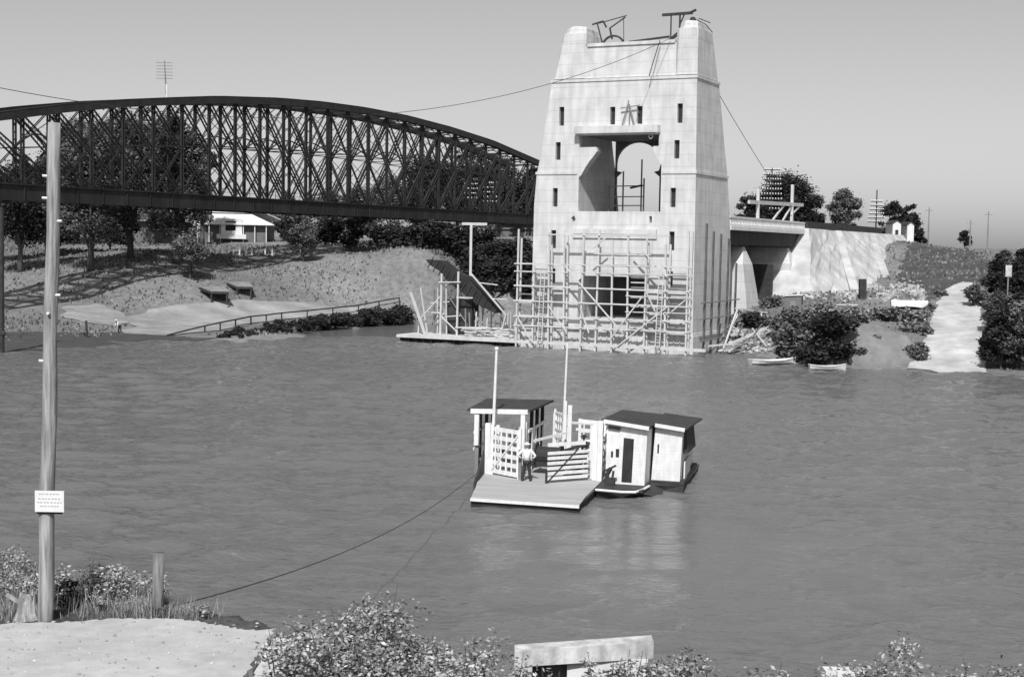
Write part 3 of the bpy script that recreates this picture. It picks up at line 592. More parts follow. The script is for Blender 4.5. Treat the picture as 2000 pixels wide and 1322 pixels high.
MB().box(-15.5, -.8, 46.2, 46.6, 3, 13.4).box(-15.5, -.8, 33, 33.3, 3, 9.5).build('shade_sheet', 'darkwood', ab)  # added dark sheets, stand in for the tower's shade under the deck
MB().box(-.5, -.2, 47.5, 96, 14.36, 15.3).build('kerb_wall', 'darkwood', ab)
# rubble along its foot
def rocks(name, pts, m, lab, smin, smax, seed=1):
    r = random.Random(seed); mb = MB()
    for p in pts:
        s = r.uniform(smin, smax); o0 = len(mb.v); mb.ball((p[0], p[1], p[2]+s*.2), s, 6, 4, (r.uniform(.7, 1.3), r.uniform(.7, 1.3), r.uniform(.4, .8)))
        for i in range(o0, len(mb.v)): v = mb.v[i]; mb.v[i] = (v[0]+r.uniform(-.15, .15)*s, v[1]+r.uniform(-.15, .15)*s, v[2]+r.uniform(-.15, .15)*s)
    o = mb.build(name, m); o['kind'] = 'stuff'; o['label'] = lab; o['category'] = 'rubble'; return o
r = random.Random(8); pts = []
for i in range(900):
    t = r.random(); q = G(lerp(t, 1560, 1805), lerp(t, 562, 572)+r.gauss(0, 8)+8*math.sin(t*20), 150, 260); pts.append((q.x, q.y, q.z))
rocks('spilled_rubble', pts, 'rock', 'pale rubble spilled along the foot of the embankment', .08, .42)
r = random.Random(9); pts = []
for i in range(200):
    u = r.uniform(1.5, 8); v = r.uniform(4, 14); q = TP(u, v); pts.append((q.x, q.y, max(.2, tz(q.x, q.y))))
rocks('tower_foot_rubble', pts, 'rock', 'loose pale rubble on the shore right of the tower foot', .1, .35, 3)

# ------------------------------------------------------------------ trees and shrubs
def leaves(clumps, n, leaf, seed, squash=.75, flat=.4):
    r = np.random.RandomState(seed); c = np.array([q[:3] for q in clumps]); rad = np.array([q[3] for q in clumps]); wgt = rad**2/np.sum(rad**2)
    idx = r.choice(len(clumps), n, p=wgt); d = r.normal(size=(n, 3)); d /= np.linalg.norm(d, axis=1)[:, None]
    rr = rad[idx]*(r.uniform(0, 1, n)**.5)*(1+.3*np.abs(r.normal(size=n))*(r.uniform(0, 1, n) < .35)); P = c[idx]+d*rr[:, None]*np.array([1, 1, squash])
    a = r.normal(size=(n, 3)); a[:, 2] *= flat; a /= np.linalg.norm(a, axis=1)[:, None]; nn = d*.7+r.normal(size=(n, 3))*.6+np.array([0, 0, .3]); b = np.cross(nn, a); b /= np.linalg.norm(b, axis=1)[:, None]+1e-9
    s = leaf*r.uniform(.5, 1.4, n)[:, None]; V = np.empty((n, 4, 3)); V[:, 0] = P-a*s; V[:, 1] = P+b*s*.5; V[:, 2] = P+a*s; V[:, 3] = P-b*s*.5
    return V.reshape(-1, 3)
def mesh_quads(name, V, m, parent=None):
    n = len(V)//4; me = bpy.data.meshes.new(name); me.vertices.add(n*4); me.vertices.foreach_set('co', V.astype(np.float32).ravel())
    me.loops.add(n*4); me.loops.foreach_set('vertex_index', np.arange(n*4, dtype=np.int32)); me.polygons.add(n)
    me.polygons.foreach_set('loop_start', np.arange(0, n*4, 4, dtype=np.int32)); me.update(calc_edges=True); me.validate()
    me.materials.append(M[m] if isinstance(m, str) else m); o = bpy.data.objects.new(name, me); COL.objects.link(o)
    if parent: o.parent = parent
    return o
seedc = [10]
def tree(name, base, h, w_, label, kind='leaf_dark', n=5000, leaf=.3, trunk=.3, clumps=16, group=None, cat='tree', lean=0, gap=.0, depth=None):
    seedc[0] += 1; r = random.Random(seedc[0]*7); t = root(name, base, 0, label, cat, group); cl = []; ch = h*(1-trunk); d_ = depth or w_
    for i in range(clumps):
        for _ in range(30):
            x, y, z = r.uniform(-1, 1), r.uniform(-1, 1), r.uniform(-1, 1)
            if x*x+y*y+z*z < 1: break
        k = 1-.35*max(0, z); rad = r.uniform(.09, .27)*min(w_, ch)*(1-gap)
        cl.append((x*(w_/2-rad*.5)*k+lean*h*.5, y*(d_/2-rad*.7)*k, h*trunk+ch/2+z*(ch/2-rad*.4), rad))
    mesh_quads('crown', leaves(cl, n, leaf, seedc[0]), kind, t)
    m = MB(); tr_ = max(.12, h*.022); fork = h*trunk*1.1; m.tube([(0, 0, -.4), (lean*h*.1, 0, fork*.5), (lean*h*.3, 0, fork), (lean*h*.45, 0, h*.62)], [tr_*1.3, tr_, tr_*.8, tr_*.3], 7)
    for q in cl[:9]: m.tube([(lean*h*.25, 0, fork*r.uniform(.75, 1.1)), (q[0]*.5+lean*h*.15, q[1]*.5, lerp(.6, fork, q[2])), (q[0], q[1], q[2])], [tr_*.5, tr_*.32, tr_*.1], 5)
    m.build('trunk', 'bark', t, smooth=True); return t
def shrub(name, base, h, w_, label, kind='leaf_mid', n=1500, leaf=.18, group=None, cat='shrub', clumps=13, depth=None):
    seedc[0] += 1; r = random.Random(seedc[0]*3); t = root(name, base, 0, label, cat, group); d_ = depth or w_*.8
    cl = [(r.uniform(-1, 1)*w_*.38, r.uniform(-1, 1)*d_*.38, h*r.uniform(.15, .8), r.uniform(.14, .3)*min(w_, h*1.4)) for i in range(clumps)]
    V = leaves(cl, n, leaf, seedc[0]); V[:, 2] = np.maximum(V[:, 2], -.2)
    mesh_quads('foliage', V, kind, t); m = MB()
    for q in cl[:14]: m.tube([(q[0]*.2, q[1]*.2, -.2), (q[0]*.7, q[1]*.7, q[2]*.7), (q[0]*1.1, q[1]*1.1, q[2]+q[3]*r.uniform(.5, 1.25))], [.016*h**.5, .01*h**.5, .004], 5)
    m.build('stem', 'bark', t); return t
def hgt(px, pytop, base): return aty(px, pytop, base.y).z-base.z
def T(px, pb, pt, wpx, label, kind='leaf_dark', Y=None, name='gum_tree', **k):
    k['n'] = int(k.get('n', 5000)*1.9); k['leaf'] = k.get('leaf', .3)*.68
    if Y: q = aty(px, pb, Y); q.z = tz(q.x, Y)
    else: q = G(px, pb)
    h = hgt(px, pt, q); w_ = wpx/FPX*q.y; return tree(name, q, h, w_, label, kind, **k)
def Sh(px, pb, pt, wpx, label, kind='leaf_mid', Y=None, name='shrub', **k):
    if Y: q = aty(px, pb, Y); q.z = max(0, tz(q.x, Y))
    else: q = G(px, pb)
    return shrub(name, q, max(.4, hgt(px, pt, q)), wpx/FPX*q.y, label, kind, **k)
GT = 'gum trees on the grassy left bank'
for px, pb, pt, wp, Y, n, cl, tk, lf, lab, kd in (
    (40, 532, 296, 170, None, 11000, 30, .2, .34, 'dense dark gum tree at the left edge of the photo', 'leaf_dark'), (-40, 520, 320, 150, None, 7000, 24, .15, .34, 'dark gum tree cut off by the left edge of the photo', 'leaf_dark'),
    (90, 515, 380, 130, 225, 7000, 22, .12, .34, 'low dark gum tree right behind the bleached pole', 'leaf_dark'), (178, 530, 225, 165, None, 14000, 46, .14, .34, 'tall mottled gum tree just right of the bleached pole', 'leaf_mid'),
    (255, 505, 212, 160, None, 13000, 44, .14, .34, 'tall gum tree left of the white roofed house end', 'leaf_mid'), (345, 545, 210, 128, 209, 14000, 50, .1, .32, 'tallest gum tree, its foot in a dark shadow left of the sheds', 'leaf_mid'),
    (130, 480, 262, 150, 250, 9000, 30, .12, .36, 'dark gum tree behind the two trees beside the pole', 'leaf_dark'), (300, 485, 236, 150, 248, 9000, 34, .12, .36, 'tall gum tree behind the tallest one, beside the house wing', 'leaf_mid'),
    (395, 480, 272, 74, 240, 4500, 20, .2, .32, 'slim gum tree between the tall trees and the house', 'leaf_mid'), (215, 500, 392, 120, 228, 7000, 24, .08, .3, 'low shady gum tree between the two tall gums', 'leaf_dark'), (60, 500, 340, 140, 262, 7000, 24, .1, .36, 'dark gum tree filling the gap behind the bleached pole', 'leaf_dark'), (218, 500, 206, 150, 258, 12000, 44, .05, .36, 'broad gum tree between and behind the two tall gums', 'leaf_mid'), (150, 500, 215, 150, 262, 12000, 44, .05, .36, 'broad tall gum tree behind the pole and the first tall gum', 'leaf_mid'), (318, 498, 215, 130, 262, 12000, 44, .03, .36, 'broad gum tree behind the tallest gum beside the house wing', 'leaf_mid'), (372, 545, 440, 90, None, 4000, 16, .05, .26, 'low bushy tree at the right of the tallest gum', 'leaf_mid')):
    T(px, pb, pt, wp, lab, kd, Y=Y, n=n, leaf=lf, trunk=tk, clumps=cl, group=GT)
T(592, 512, 428, 84, 'round bushy tree alone on the lawn right of the house', 'leaf_mid', n=5000, leaf=.25, trunk=.08, clumps=20, name='round_tree')
GB = 'trees on the skyline behind the truss'
for px, pb, pt, wp, Y, lab, kd in ((830, 455, 305, 110, 330, 'left tree of the dark clump behind the truss', 'leaf_dark'), (915, 455, 283, 120, 335, 'highest tree of the dark clump behind the truss', 'leaf_dark'), (985, 455, 300, 120, 330, 'right tree of the dark clump behind the truss', 'leaf_dark'), (1035, 455, 330, 80, 345, 'dark tree behind the truss end against the tower', 'leaf_dark'),
        (762, 450, 352, 90, 340, 'medium tree at the left end of the clump behind the truss', 'leaf_mid'), (700, 450, 372, 90, 350, 'low grey tree seen through the truss left of the dark clump', 'leaf_mid'), (640, 450, 378, 80, 350, 'low grey tree seen through the middle of the truss', 'leaf_mid'), (560, 450, 385, 80, 350, 'low tree above the bridge deck right of the house', 'leaf_mid')):
    T(px, pb, pt-6, wp*1.25, lab, kd, Y=Y, n=9000, leaf=.45, trunk=.08, clumps=26, group=GB, name='skyline_tree')
GU = 'dark shrubs along the crest beneath the railway deck'
labs = ['beneath the deck right of the round tree', 'second shrub from the round tree beneath the deck', 'third shrub from the round tree beneath the deck', 'beneath the deck above the bare lawn', 'beneath the deck left of the white cross post', 'behind the white cross post', 'right of the white cross post', 'beneath the deck nearest the tower']
for i, (px, pb, pt, wp, Y) in enumerate(((690, 474, 420, 60, 236), (745, 478, 425, 70, 234), (800, 482, 428, 70, 234), (855, 492, 432, 70, 232), (905, 496, 436, 70, 230), (950, 498, 436, 80, 228), (1000, 520, 440, 80, 222), (1040, 560, 442, 70, 212))):
    Sh(px, pb, pt, wp, 'dark shrub '+labs[i], 'leaf_dark', Y=Y, n=3800, leaf=.3, group=GU, name='crest_shrub')
for px, pb, pt, wp, Y, lab in ((920, 560, 480, 70, 0, 'dark shrub on the slope above the dark chute'), (960, 545, 470, 80, 0, 'dark shrub on the slope right of the white cross post'), (1030, 545, 460, 70, 0, 'dark shrub on the slope behind the tower edge'), (985, 575, 500, 70, 196, 'dark shrub on the slope between the chute and the tower'), (940, 590, 530, 60, 190, 'dark shrub on the slope behind the chute'), (1020, 590, 520, 50, 186, 'dark shrub against the left side of the tower'), (860, 470, 430, 60, 250, 'dark shrub on the crest behind the lawn'), (640, 470, 425, 60, 250, 'dark shrub on the crest beside the round tree'), (560, 470, 430, 40, 250, 'small shrub at the right end of the house')):
    Sh(px, pb, pt, wp, lab, 'leaf_dark', Y=Y if Y > 240 else None, n=3800, leaf=.28)
# mangrove edge below the curved railing
GM = 'mangroves along the waterline below the curved railing'
for i in range(13):
    t = i/12; px = lerp(t, 455, 785); pb = lerp(t, 664, 634)-4*math.sin(t*3)
    q = atz(px, pb, 0.0); q.z = .0
    h = lerp(t, .9, 2.7)+.25*math.sin(i*2.2); q.y += 1.5; shrub('mangrove', q, h, 4.6, 'low dark mangrove below the curved railing, number %d from its %s end' % ((i+1, 'left') if i < 7 else (13-i, 'right')), 'leaf_dark', n=3600, leaf=.17, group=GM, cat='mangrove')
# right bank
GR = 'trees behind the approach span'
T(1470, 450, 372, 70, 'left part tree of the big dark clump behind the goalpost frame', Y=262, n=4500, leaf=.34, trunk=.1, clumps=16, group=GR, name='fig_tree')
T(1525, 455, 332, 130, 'big dark spreading tree behind the white goalpost frame', Y=268, n=12000, leaf=.36, trunk=.12, clumps=34, group=GR, name='fig_tree')
T(1585, 455, 375, 70, 'dark tree at the right side of the goalpost frame', Y=272, n=4500, leaf=.34, trunk=.1, clumps=16, group=GR, name='fig_tree')
T(1648, 460, 369, 74, 'thin sparse tree between the big dark tree and the striped poles', 'leaf_mid', Y=275, n=6500, leaf=.32, trunk=.12, clumps=34, gap=.2, group=GR)
T(1745, 465, 389, 62, 'dark tree beside the tall striped telegraph pole', Y=285, n=5500, leaf=.36, trunk=.1, clumps=16, group=GR, name='fig_tree')
T(1775, 468, 396, 44, 'dark narrow tree above the little white house', Y=292, n=3500, leaf=.36, trunk=.1, clumps=12, group=GR, name='fig_tree')
T(1798, 470, 436, 34, 'small dark tree at the right end of the clump', Y=285, n=1800, leaf=.3, trunk=.1, clumps=9, group=GR, name='fig_tree')
T(1884, 492, 446, 30, 'small lone tree on the right hand skyline', Y=300, n=1500, leaf=.3, trunk=.15, clumps=8, name='small_tree')
GW = 'bushes on the right bank by the water'
for px, pb, pt, wp, lab, kd, n in ((1560, 706, 618, 84, 'large mid grey bush beside the white rowing boat', 'leaf_mid', 5200), (1625, 714, 600, 100, 'tallest dark bush at the water between boat and mound', 'leaf_dark', 6500), (1600, 640, 590, 80, 'grey bush behind the waterside bushes', 'leaf_pale', 3000), (1530, 660, 600, 60, 'mid grey bush below the plank walkway', 'leaf_mid', 2600),
         (1790, 650, 600, 50, 'mid grey bush beside the upturned white boat', 'leaf_pale', 1800),
        (1470, 640, 610, 50, 'dark bush right of the tower scaffolding', 'leaf_dark', 1700), (1660, 640, 600, 80, 'weedy bush behind the bare earth mound', 'leaf_pale', 2600), (1725, 625, 595, 60, 'weedy bush in front of the upturned boat', 'leaf_pale', 1300), (1505, 600, 575, 40, 'small bush beside the second wedge pier', 'leaf_mid', 1000),
        (1905, 600, 552, 40, 'bush overhanging the top of the gravel track', 'leaf_mid', 1800)):
    Sh(px, pb, pt, wp, lab, kd, n=n, leaf=.22, group=GW, name='bush')
q = G(1728, 700); mm = MB(); r = random.Random(5)
for k in range(10):
    a = PI/2*k/9; mm.v += [(6.2*math.cos(a)**.8*math.cos(2*PI*j/28)*(1+.09*math.sin(j*1.9+k)), 5.6*math.cos(a)**.8*math.sin(2*PI*j/28)*(1+.08*math.sin(j*1.3)), 3.9*math.sin(a)**1.15+r.uniform(-.13, .13)+.25*math.sin(j*1.1+k)) for j in range(28)]
for k in range(9):
    for j in range(28): mm.f.append((k*28+j, k*28+(j+1) % 28, (k+1)*28+(j+1) % 28, (k+1)*28+j))
o = mm.build('earth_mound', 'ground_far', smooth=True); o['kind'] = 'structure'; o.location = (q.x-1.6, q.y+2.5, q.z-.9); o.data.materials.clear(); o.data.materials.append(mat('bare_earth_mound', .14, .26, .5, .95, .5, bscale=3))
for px, pb, pt, wp, lab, n in ((1790, 706, 672, 40, 'small bush between the bare mound and the gravel track', 1400), (1672, 712, 668, 40, 'small bush at the left foot of the bare mound', 1400), (1745, 628, 604, 60, 'scrubby bush behind the top of the bare mound', 1500)):
    Sh(px, pb, pt, wp, lab, 'leaf_mid', n=n, leaf=.2, group=GW, name='bush')
for k_, (px, py, wp) in enumerate(((1812, 610, 26), (1806, 655, 28), (1798, 690, 30), (1838, 580, 22), (1918, 590, 20), (1928, 625, 24))):
    Sh(px, py, py-16-3*(k_ % 3), wp, 'low weeds at the %s edge of the gravel track, %s' % ('left' if px < 1860 else 'right', ['halfway down', 'below halfway', 'nearest the water', 'near its top', 'near its top', 'halfway down'][k_]), 'leaf_mid', n=420, leaf=.18, group='low weeds along the gravel track', name='weed_clump', cat='weeds')
for k_ in range(14):
    a_ = r.uniform(0, 2*PI); rr_ = r.uniform(.2, 1)**.6; x_ = o.location.x+5.6*rr_*math.cos(a_); y_ = o.location.y+4.6*rr_*math.sin(a_)-.6; z_ = o.location.z+3.8*math.sqrt(max(0, 1-rr_*rr_))**1.2-.15
    if z_ < .2: continue
    shrub('weed_clump', (x_, y_, z_), r.uniform(.4, .9), r.uniform(.7, 1.4), 'low weeds growing over the bare earth mound', 'leaf_pale', n=220, leaf=.12, group='low weeds on the earth mound', cat='weeds', clumps=5)
GE = 'trees at the right edge'
for px, pb, pt, wp, lab, kd, n in ((1955, 722, 610, 90, 'dark bushy tree right of the gravel track at the water', 'leaf_dark', 7000), (1995, 738, 590, 100, 'mottled bushy tree cut by the right edge at the water', 'leaf_mid', 7000), (1945, 655, 560, 60, 'mottled bushy tree right of the middle of the track', 'leaf_mid', 4500), (1990, 640, 490, 90, 'tall dark tree cut by the right edge', 'leaf_dark', 7000), (1950, 590, 492, 60, 'dark tree right of the top of the track', 'leaf_dark', 4500), (2040, 700, 560, 100, 'dark tree just outside the right edge', 'leaf_dark', 3000), (1975, 700, 575, 110, 'dark bushy tree between the track and the right edge', 'leaf_dark', 8000), (1965, 560, 488, 70, 'mottled tree behind the notice board', 'leaf_mid', 4500), (2000, 560, 482, 80, 'highest dark tree cut by the right edge', 'leaf_dark', 4500), (1932, 700, 640, 40, 'low dark bush at the right edge of the gravel track', 'leaf_dark', 3000)):
    T(px, pb, pt, wp, lab, kd, n=n, leaf=.26, trunk=.05, clumps=22, group=GE, name='riverside_tree')

# ------------------------------------------------------------------ far small buildings
hs_ = root('long_house', (-51, 250, tz(-51, 250)-.3), 0, 'low house with long white iron roofs and a small white window bay', 'house')
def L(px, py, Y=250): q = aty(px, py, Y); return q.x+51, q.z-hs_.location.z
x0, z0 = L(385, 437); x1, z1 = L(530, 437)
MB().box(x0+.5, x1-.8, .3, 8, -1, z0).build('wall', 'housewall', hs_)
MB().loft([[(x0-.8, -.8, z0-.1), (x1+.6, -.8, z0-.1), (x1+.6, -.8, z0+.05), (x0-.8, -.8, z0+.05)], [(x0-.4, 3.4, z0+1.7), (x1-4, 3.4, z0+1.7), (x1-4, 3.4, z0+1.85), (x0-.4, 3.4, z0+1.85)]]).build('lower_roof', 'iron', hs_)
MB().loft([[(x0-.8, 3.5, z0+2.05), (x1-1.8, 3.5, z0+2.05), (x1-1.8, 3.5, z0+2.2), (x0-.8, 3.5, z0+2.2)], [(x0+1.5, 6.5, z0+3.3), (x1-5, 6.5, z0+3.3), (x1-5, 6.5, z0+3.4), (x0+1.5, 6.5, z0+3.4)], [(x0-.8, 10, z0+1.0), (x1, 10, z0+1.0), (x1, 10, z0+1.15), (x0-.8, 10, z0+1.15)]]).build('upper_roof', 'iron', hs_)
a, za = L(430, 465); b, zb = L(474, 428)
bay = MB().wall([(a, za), (b, za), (b, zb), (a, zb)], [[(a+1.0, za+1.3), (b-1.1, za+1.3), (b-1.1, zb-.4), (a+1.0, zb-.4)]], -.5, -.2).build('window_bay', 'white', hs_)
MB().box(a+1.0, b-1.1, -.1, 0, za+1.3, zb-.4).build('window', 'void', hs_)
MB().box(a-.4, b+.8, -1.0, -.5, za-.1, za+.7).build('bay_plinth', 'white', hs_)
for k in range(7):
    if k in (3,): continue
    x = x0+.2+k*(x1-x0-1)/6; MB().box(x-.07, x+.07, -.5, -.35, -.6, z0-.1).build('verandah_post', 'white', hs_)
xa, zz = L(237, 430); xb, _ = L(352, 430)
MB().loft([[(xa-.4, -.8, zz-.1), (xb+.6, -.8, zz-.1), (xb+.6, -.8, zz+.05), (xa-.4, -.8, zz+.05)], [(xa+.6, 3.4, zz+1.2), (xb, 3.4, zz+1.2), (xb, 3.4, zz+1.3), (xa+.6, 3.4, zz+1.3)]]).build('wing_roof', 'iron', hs_)
MB().box(xa+.3, xb, .2, 7, -1, zz-.12).build('wing_wall', 'housewall', hs_)
fr = root('lawn_fence', G(390, 494), 0, 'row of short white fence posts on the lawn before the house', 'fence')
for px in (390, 408, 420, 430, 443, 456, 468, 480, 492, 505, 518, 532):
    q = G(px, 499)-fr.location; hh = 1.9 if px < 395 else 1.0; MB().box(q.x-.12 if px > 395 else q.x-.4, q.x+.12, q.y-.1, q.y+.1, q.z-.2, q.z+hh).build('post', 'white', fr)
GS = 'low lean-to sheds above the beach'
for k, (px0, px1, py, lab) in enumerate(((382, 455, 588, 'larger low open shed with pale sloping roof above the beach'), (432, 497, 580, 'smaller low open shed behind the larger one above the beach'))):
    q = G((px0+px1)/2, py); s = q.y/FPX; wd = (px1-px0)*s; sh = root('open_shed', (q.x, q.y+k*1.5, q.z), -.1, lab, 'shed', GS); H_ = 1.25
    MB().loft([[(-wd*.5, 1.2, H_+.45), (-wd*.02, -1.4, H_), (wd*.5, -1.4, H_), (wd*.15, 1.8, H_+.45)], [(-wd*.5, 1.2, H_+.57), (-wd*.02, -1.4, H_+.12), (wd*.5, -1.4, H_+.12), (wd*.15, 1.8, H_+.57)]]).build('roof', 'midwood', sh)
    MB().box(-wd*.3, wd*.3, 1.2, 1.35, -.3, H_+.2).build('back_wall', 'darkwood', sh)
    MB().beam((-wd*.48, 1.0, H_+.3), (-wd*.02, -1.3, H_-.15), .12, .3).beam((-wd*.02, -1.3, H_-.15), (wd*.48, -1.3, H_-.15), .12, .3).build('fascia', 'darkwood', sh)
    for x, y in ((0, -1.2), (wd*.42, -1.2), (-wd*.4, .8), (wd*.15, 1.4)): MB().box(x-.09, x+.09, y-.09, y+.09, -.4, H_-.02 if y < 0 else H_+.3).build('post', 'darkwood', sh)
# curved railing
cr = root('curved_railing', G(330, 657), 0, 'long curved dark railing climbing from the beach to the works', 'railing')
pp = [(326, 658), (370, 647), (400, 640), (430, 633), (460, 627), (490, 621), (520, 617), (550, 613), (600, 608), (650, 603), (700, 597), (740, 590), (780, 582)]
P3 = [Vector((0, 0, 0)) for _ in pp]
for i, (px, py) in enumerate(pp): q = G(px, py+14*min(1, i/3)); t_ = q-cr.location; P3[i] = t_+Vector((0, 0, .15+.9*min(1, i/3)))
MB().tube(P3, .1, 6).build('top_rail', 'darkwood', cr)
for i in range(2, len(P3)): MB().beam(P3[i]-Vector((0, 0, 1.2)), P3[i]+Vector((0, 0, .05)), .16).build('post', 'darkwood', cr)
# white timber cross post under the bridge
cp = root('signal_post', (-5.65, 190, tz(-5.65, 190)), 0, 'white T shaped post standing below the railway deck', 'post'); hh = 13.9-cp.location.z
MB().box(-.16, .16, -.16, .16, -.5, hh).build('post', 'palewood', cp); MB().box(-1.2, 2.1, -.14, .14, hh, hh+.35).build('crossarm', 'palewood', cp)
# telegraph poles with many arms
def tele(base, h, arms, aw, dz, label, first=.4, w_=.28, m='midwood', ins=True, group=None, taper=0, rz=0.0):
    t = root('telegraph_pole', base, rz, label, 'telegraph pole', group); MB().tube([(0, 0, -.5), (0, 0, h)], [w_*.6, w_*.4], 7).build('pole', m, t)
    for k in range(arms):
        z = h-first-k*dz; wd = aw*(1-taper*(arms-1-k)/max(1, arms)) if taper else aw; a = MB().box(-wd/2, wd/2, -.22, -.1, z-.06, z+.08).build('crossarm', m, t)
        if ins:
            mm = MB(); nn = 8
            for j in range(nn): x = lerp(j/(nn-1), -wd/2+.1, wd/2-.1); mm.ball((x, -.16, z+.2), .13, 6, 4)
            mm.build('insulator', 'white_ins', a)
    return t
GP = 'telegraph poles with stacked crossarms'
def tele_px(px, pt, pb, arms, wpx, dpx, Y, label, **k):
    q = aty(px, pt, Y); zb = tz(q.x, Y); s = Y/FPX; return tele((q.x, Y, zb), q.z-zb, arms, wpx*s, dpx*s, label, group=GP, **k)
tele_px(920, 348, 440, 5, 26, 9, 300, 'telegraph pole with five white studded arms seen through the truss, left of two', m='darkwood')
tele_px(958, 355, 440, 5, 26, 9, 305, 'telegraph pole with five white studded arms seen through the truss, right of two', m='darkwood')
tele_px(1508, 328, 440, 9, 44, 9.5, 262, 'telegraph pole with nine arms against the big dark tree', m='darkwood', taper=.3)
tele_px(1713, 371, 460, 6, 34, 8, 270, 'telegraph pole with six bright arms on the embankment road', m='darkwood', first=2.2, taper=.4)
tele_px(4, 345, 440, 4, 34, 11, 235, 'telegraph pole with arms before the dark tree at the left edge', m='darkwood')
mq = root('mast_with_arms', (0, 0, 0), 0, 'tall slender telegraph mast with six arms rising over the top of the truss arch', 'telegraph mast')
tp = aty(320, 118, 186); sb = 107.0; bp = rb+RD*sb; q0 = aty(326, 205, bp.y+1); mq.location = (q0.x, q0.y, q0.z-.2); hh = aty(320, 116, q0.y).z-q0.z
MB().tube([(0, 0, 0), (-.35, 0, hh)], [.13, .08], 6).build('pole', 'midwood', mq)
MB().tube([(0, 0, -.1), (-.03, -.0, 2.9)], .16, 6).build('pole_foot', 'white', mq)
for k in range(6):
    z = hh-.3-k*.42; MB().box(-.35-1.1, -.35+1.1, -.06, .06, z, z+.07).build('crossarm', 'midwood', mq)
GQ = 'plain thin poles on the right skyline'
for px, pt, lab in ((1815, 405, 'thin bare pole left of the three on the right skyline'), (1896, 430, 'short thin bare pole in the middle of the right skyline'), (1931, 413, 'thin bare pole right of the small lone tree')):
    q = aty(px, pt, 285); zb = tz(q.x, 285); o = tag(MB().tube([(0, 0, -.5), (0, 0, q.z-zb)], [.17, .1], 7).box(-.8, .8, -.05, .05, q.z-zb-.7, q.z-zb-.58).build('thin_pole', 'midwood'), lab, 'pole', GQ); o.location = (q.x, 285, zb)
for px, wd, pt, pb, lab in ((1751, 16, 431, 466, 'small white house end with dark window under the trees'), (1778, 13, 434, 466, 'small white house end right of the one with the window')):
    q = aty(px, pb, 262); zt = aty(px, pt, 262).z; zb = q.z-2; wv = wd*262/FPX; h_ = root('white_cottage', (q.x, 262, zb), 0, lab, 'house', 'white cottages by the embankment road'); H_ = zt-zb
    MB().loft([[(-wv/2, 0, 0), (wv/2, 0, 0), (wv/2, 0, H_-.5), (0, 0, H_), (-wv/2, 0, H_-.5)], [(-wv/2, 5, 0), (wv/2, 5, 0), (wv/2, 5, H_-.5), (0, 5, H_), (-wv/2, 5, H_-.5)]]).build('wall', 'white', h_)
    MB().beam((-wv/2-.2, 2.5, H_-.55), (.02, 2.5, H_+.08), 5.4, .1).beam((wv/2+.2, 2.5, H_-.55), (-.02, 2.5, H_+.08), 5.4, .1).build('roof', 'roofdark', h_)
    if wd > 14: MB().box(-.28, .28, -.04, .06, H_*.42, H_*.68).build('window', 'void', h_)
q = aty(1970, 530, 150); nb = root('notice_board', (q.x, 150, tz(q.x, 150)), 0, 'white upright notice board against the dark trees at the right edge', 'notice board')
zt = aty(1970, 518, 150).z-nb.location.z; MB().box(-.32, .32, -.04, .04, zt-1.2, zt).build('panel', 'limewash', nb); MB().box(-.06, .06, .045, .15, -.5, zt-.05).build('post', 'midwood', nb)
q = G(1685, 585); t = tag(MB().beam((0, 0, -.3), (-.1, 0, 2.4), .8, .7).build('dark_stump', 'darkwood'), 'short stout dark post standing in the rubble', 'post'); t.location = q
q = G(1548, 612); t = root('site_hut', q, -.3, 'small pale site hut beside the plank walkway', 'hut')
MB().box(-.95, .95, 0, 1.8, -.4, 1.9).build('wall', 'concrete_in', t); MB().beam((-1.1, .9, 1.95), (1.1, .9, 2.1), 2.1, .1).build('roof', 'iron', t); MB().box(-.3, .3, -.05, -.002, -.2, 1.4).build('door', 'midwood', t)
GG = 'pale planks lying on the right bank'
for px, py, ln, lab in ((1640, 600, 4.2, 'long pale plank lying in the weeds before the embankment'), (1600, 602, 2.0, 'short pale plank lying in the weeds'), (1460, 662, 4.0, 'pale plank at the water right of the tower')):
    q = G(px, py); o = tag(MB().beam((-ln/2, 0, .25), (ln/2, .2, .3), .3, .12).build('loose_plank', 'palewood'), lab, 'plank', GG); o.location = q

# ------------------------------------------------------------------ boats
def boat(loc, rz, ln, bm, label, flip=False, group=None, m='white'):
    t = root('rowing_boat', loc, rz, label, 'rowing boat', group); R1 = []; N = 9
    def sec(k, off):
        s = k/(N-1); w2 = bm/2*max(.04, math.sin(PI*min(1, .12+s*.94))**.6 if s < .9 else .25*(1-s)/.1+.04); x = (s-.5)*ln; zz = .42+.18*(abs(s-.45)*2)**2; w2 = max(.03, w2-off); b = off
        return [(x, -w2, zz), (x, -w2*.8, .2+b), (x, -w2*.3, .04+b), (x, w2*.3, .04+b), (x, w2*.8, .2+b), (x, w2, zz)]
    m_ = MB()
    for off in (0, .05):
        o0 = len(m_.v)
        for k in range(N): m_.v += sec(k, off)
        for k in range(N-1):
            for j in range(5): a = o0+k*6+j; m_.f.append((a, a+1, a+7, a+6) if off == 0 else (a, a+6, a+7, a+1))
        m_.f.append(tuple(o0+j for j in range(6))); m_.f.append(tuple(o0+(N-1)*6+j for j in range(6)))
    m_.build('hull', m, t, fix=False)
    g = MB()
    for sd_ in (0, 5): g.tube([Vector(sec(k, 0)[sd_])+Vector((0, 0, .02)) for k in range(N)], .04, 5)
    g.build('gunwale', m, t)
    for x in (-.25, .12): MB().box(x*ln-.12, x*ln+.12, -bm*.4, bm*.4, .3, .34).build('thwart', 'midwood', t)
    if flip: t.rotation_euler = (PI, .0, rz); t.location.z += .7
    return t
GBt = 'rowing boats on the right shore'
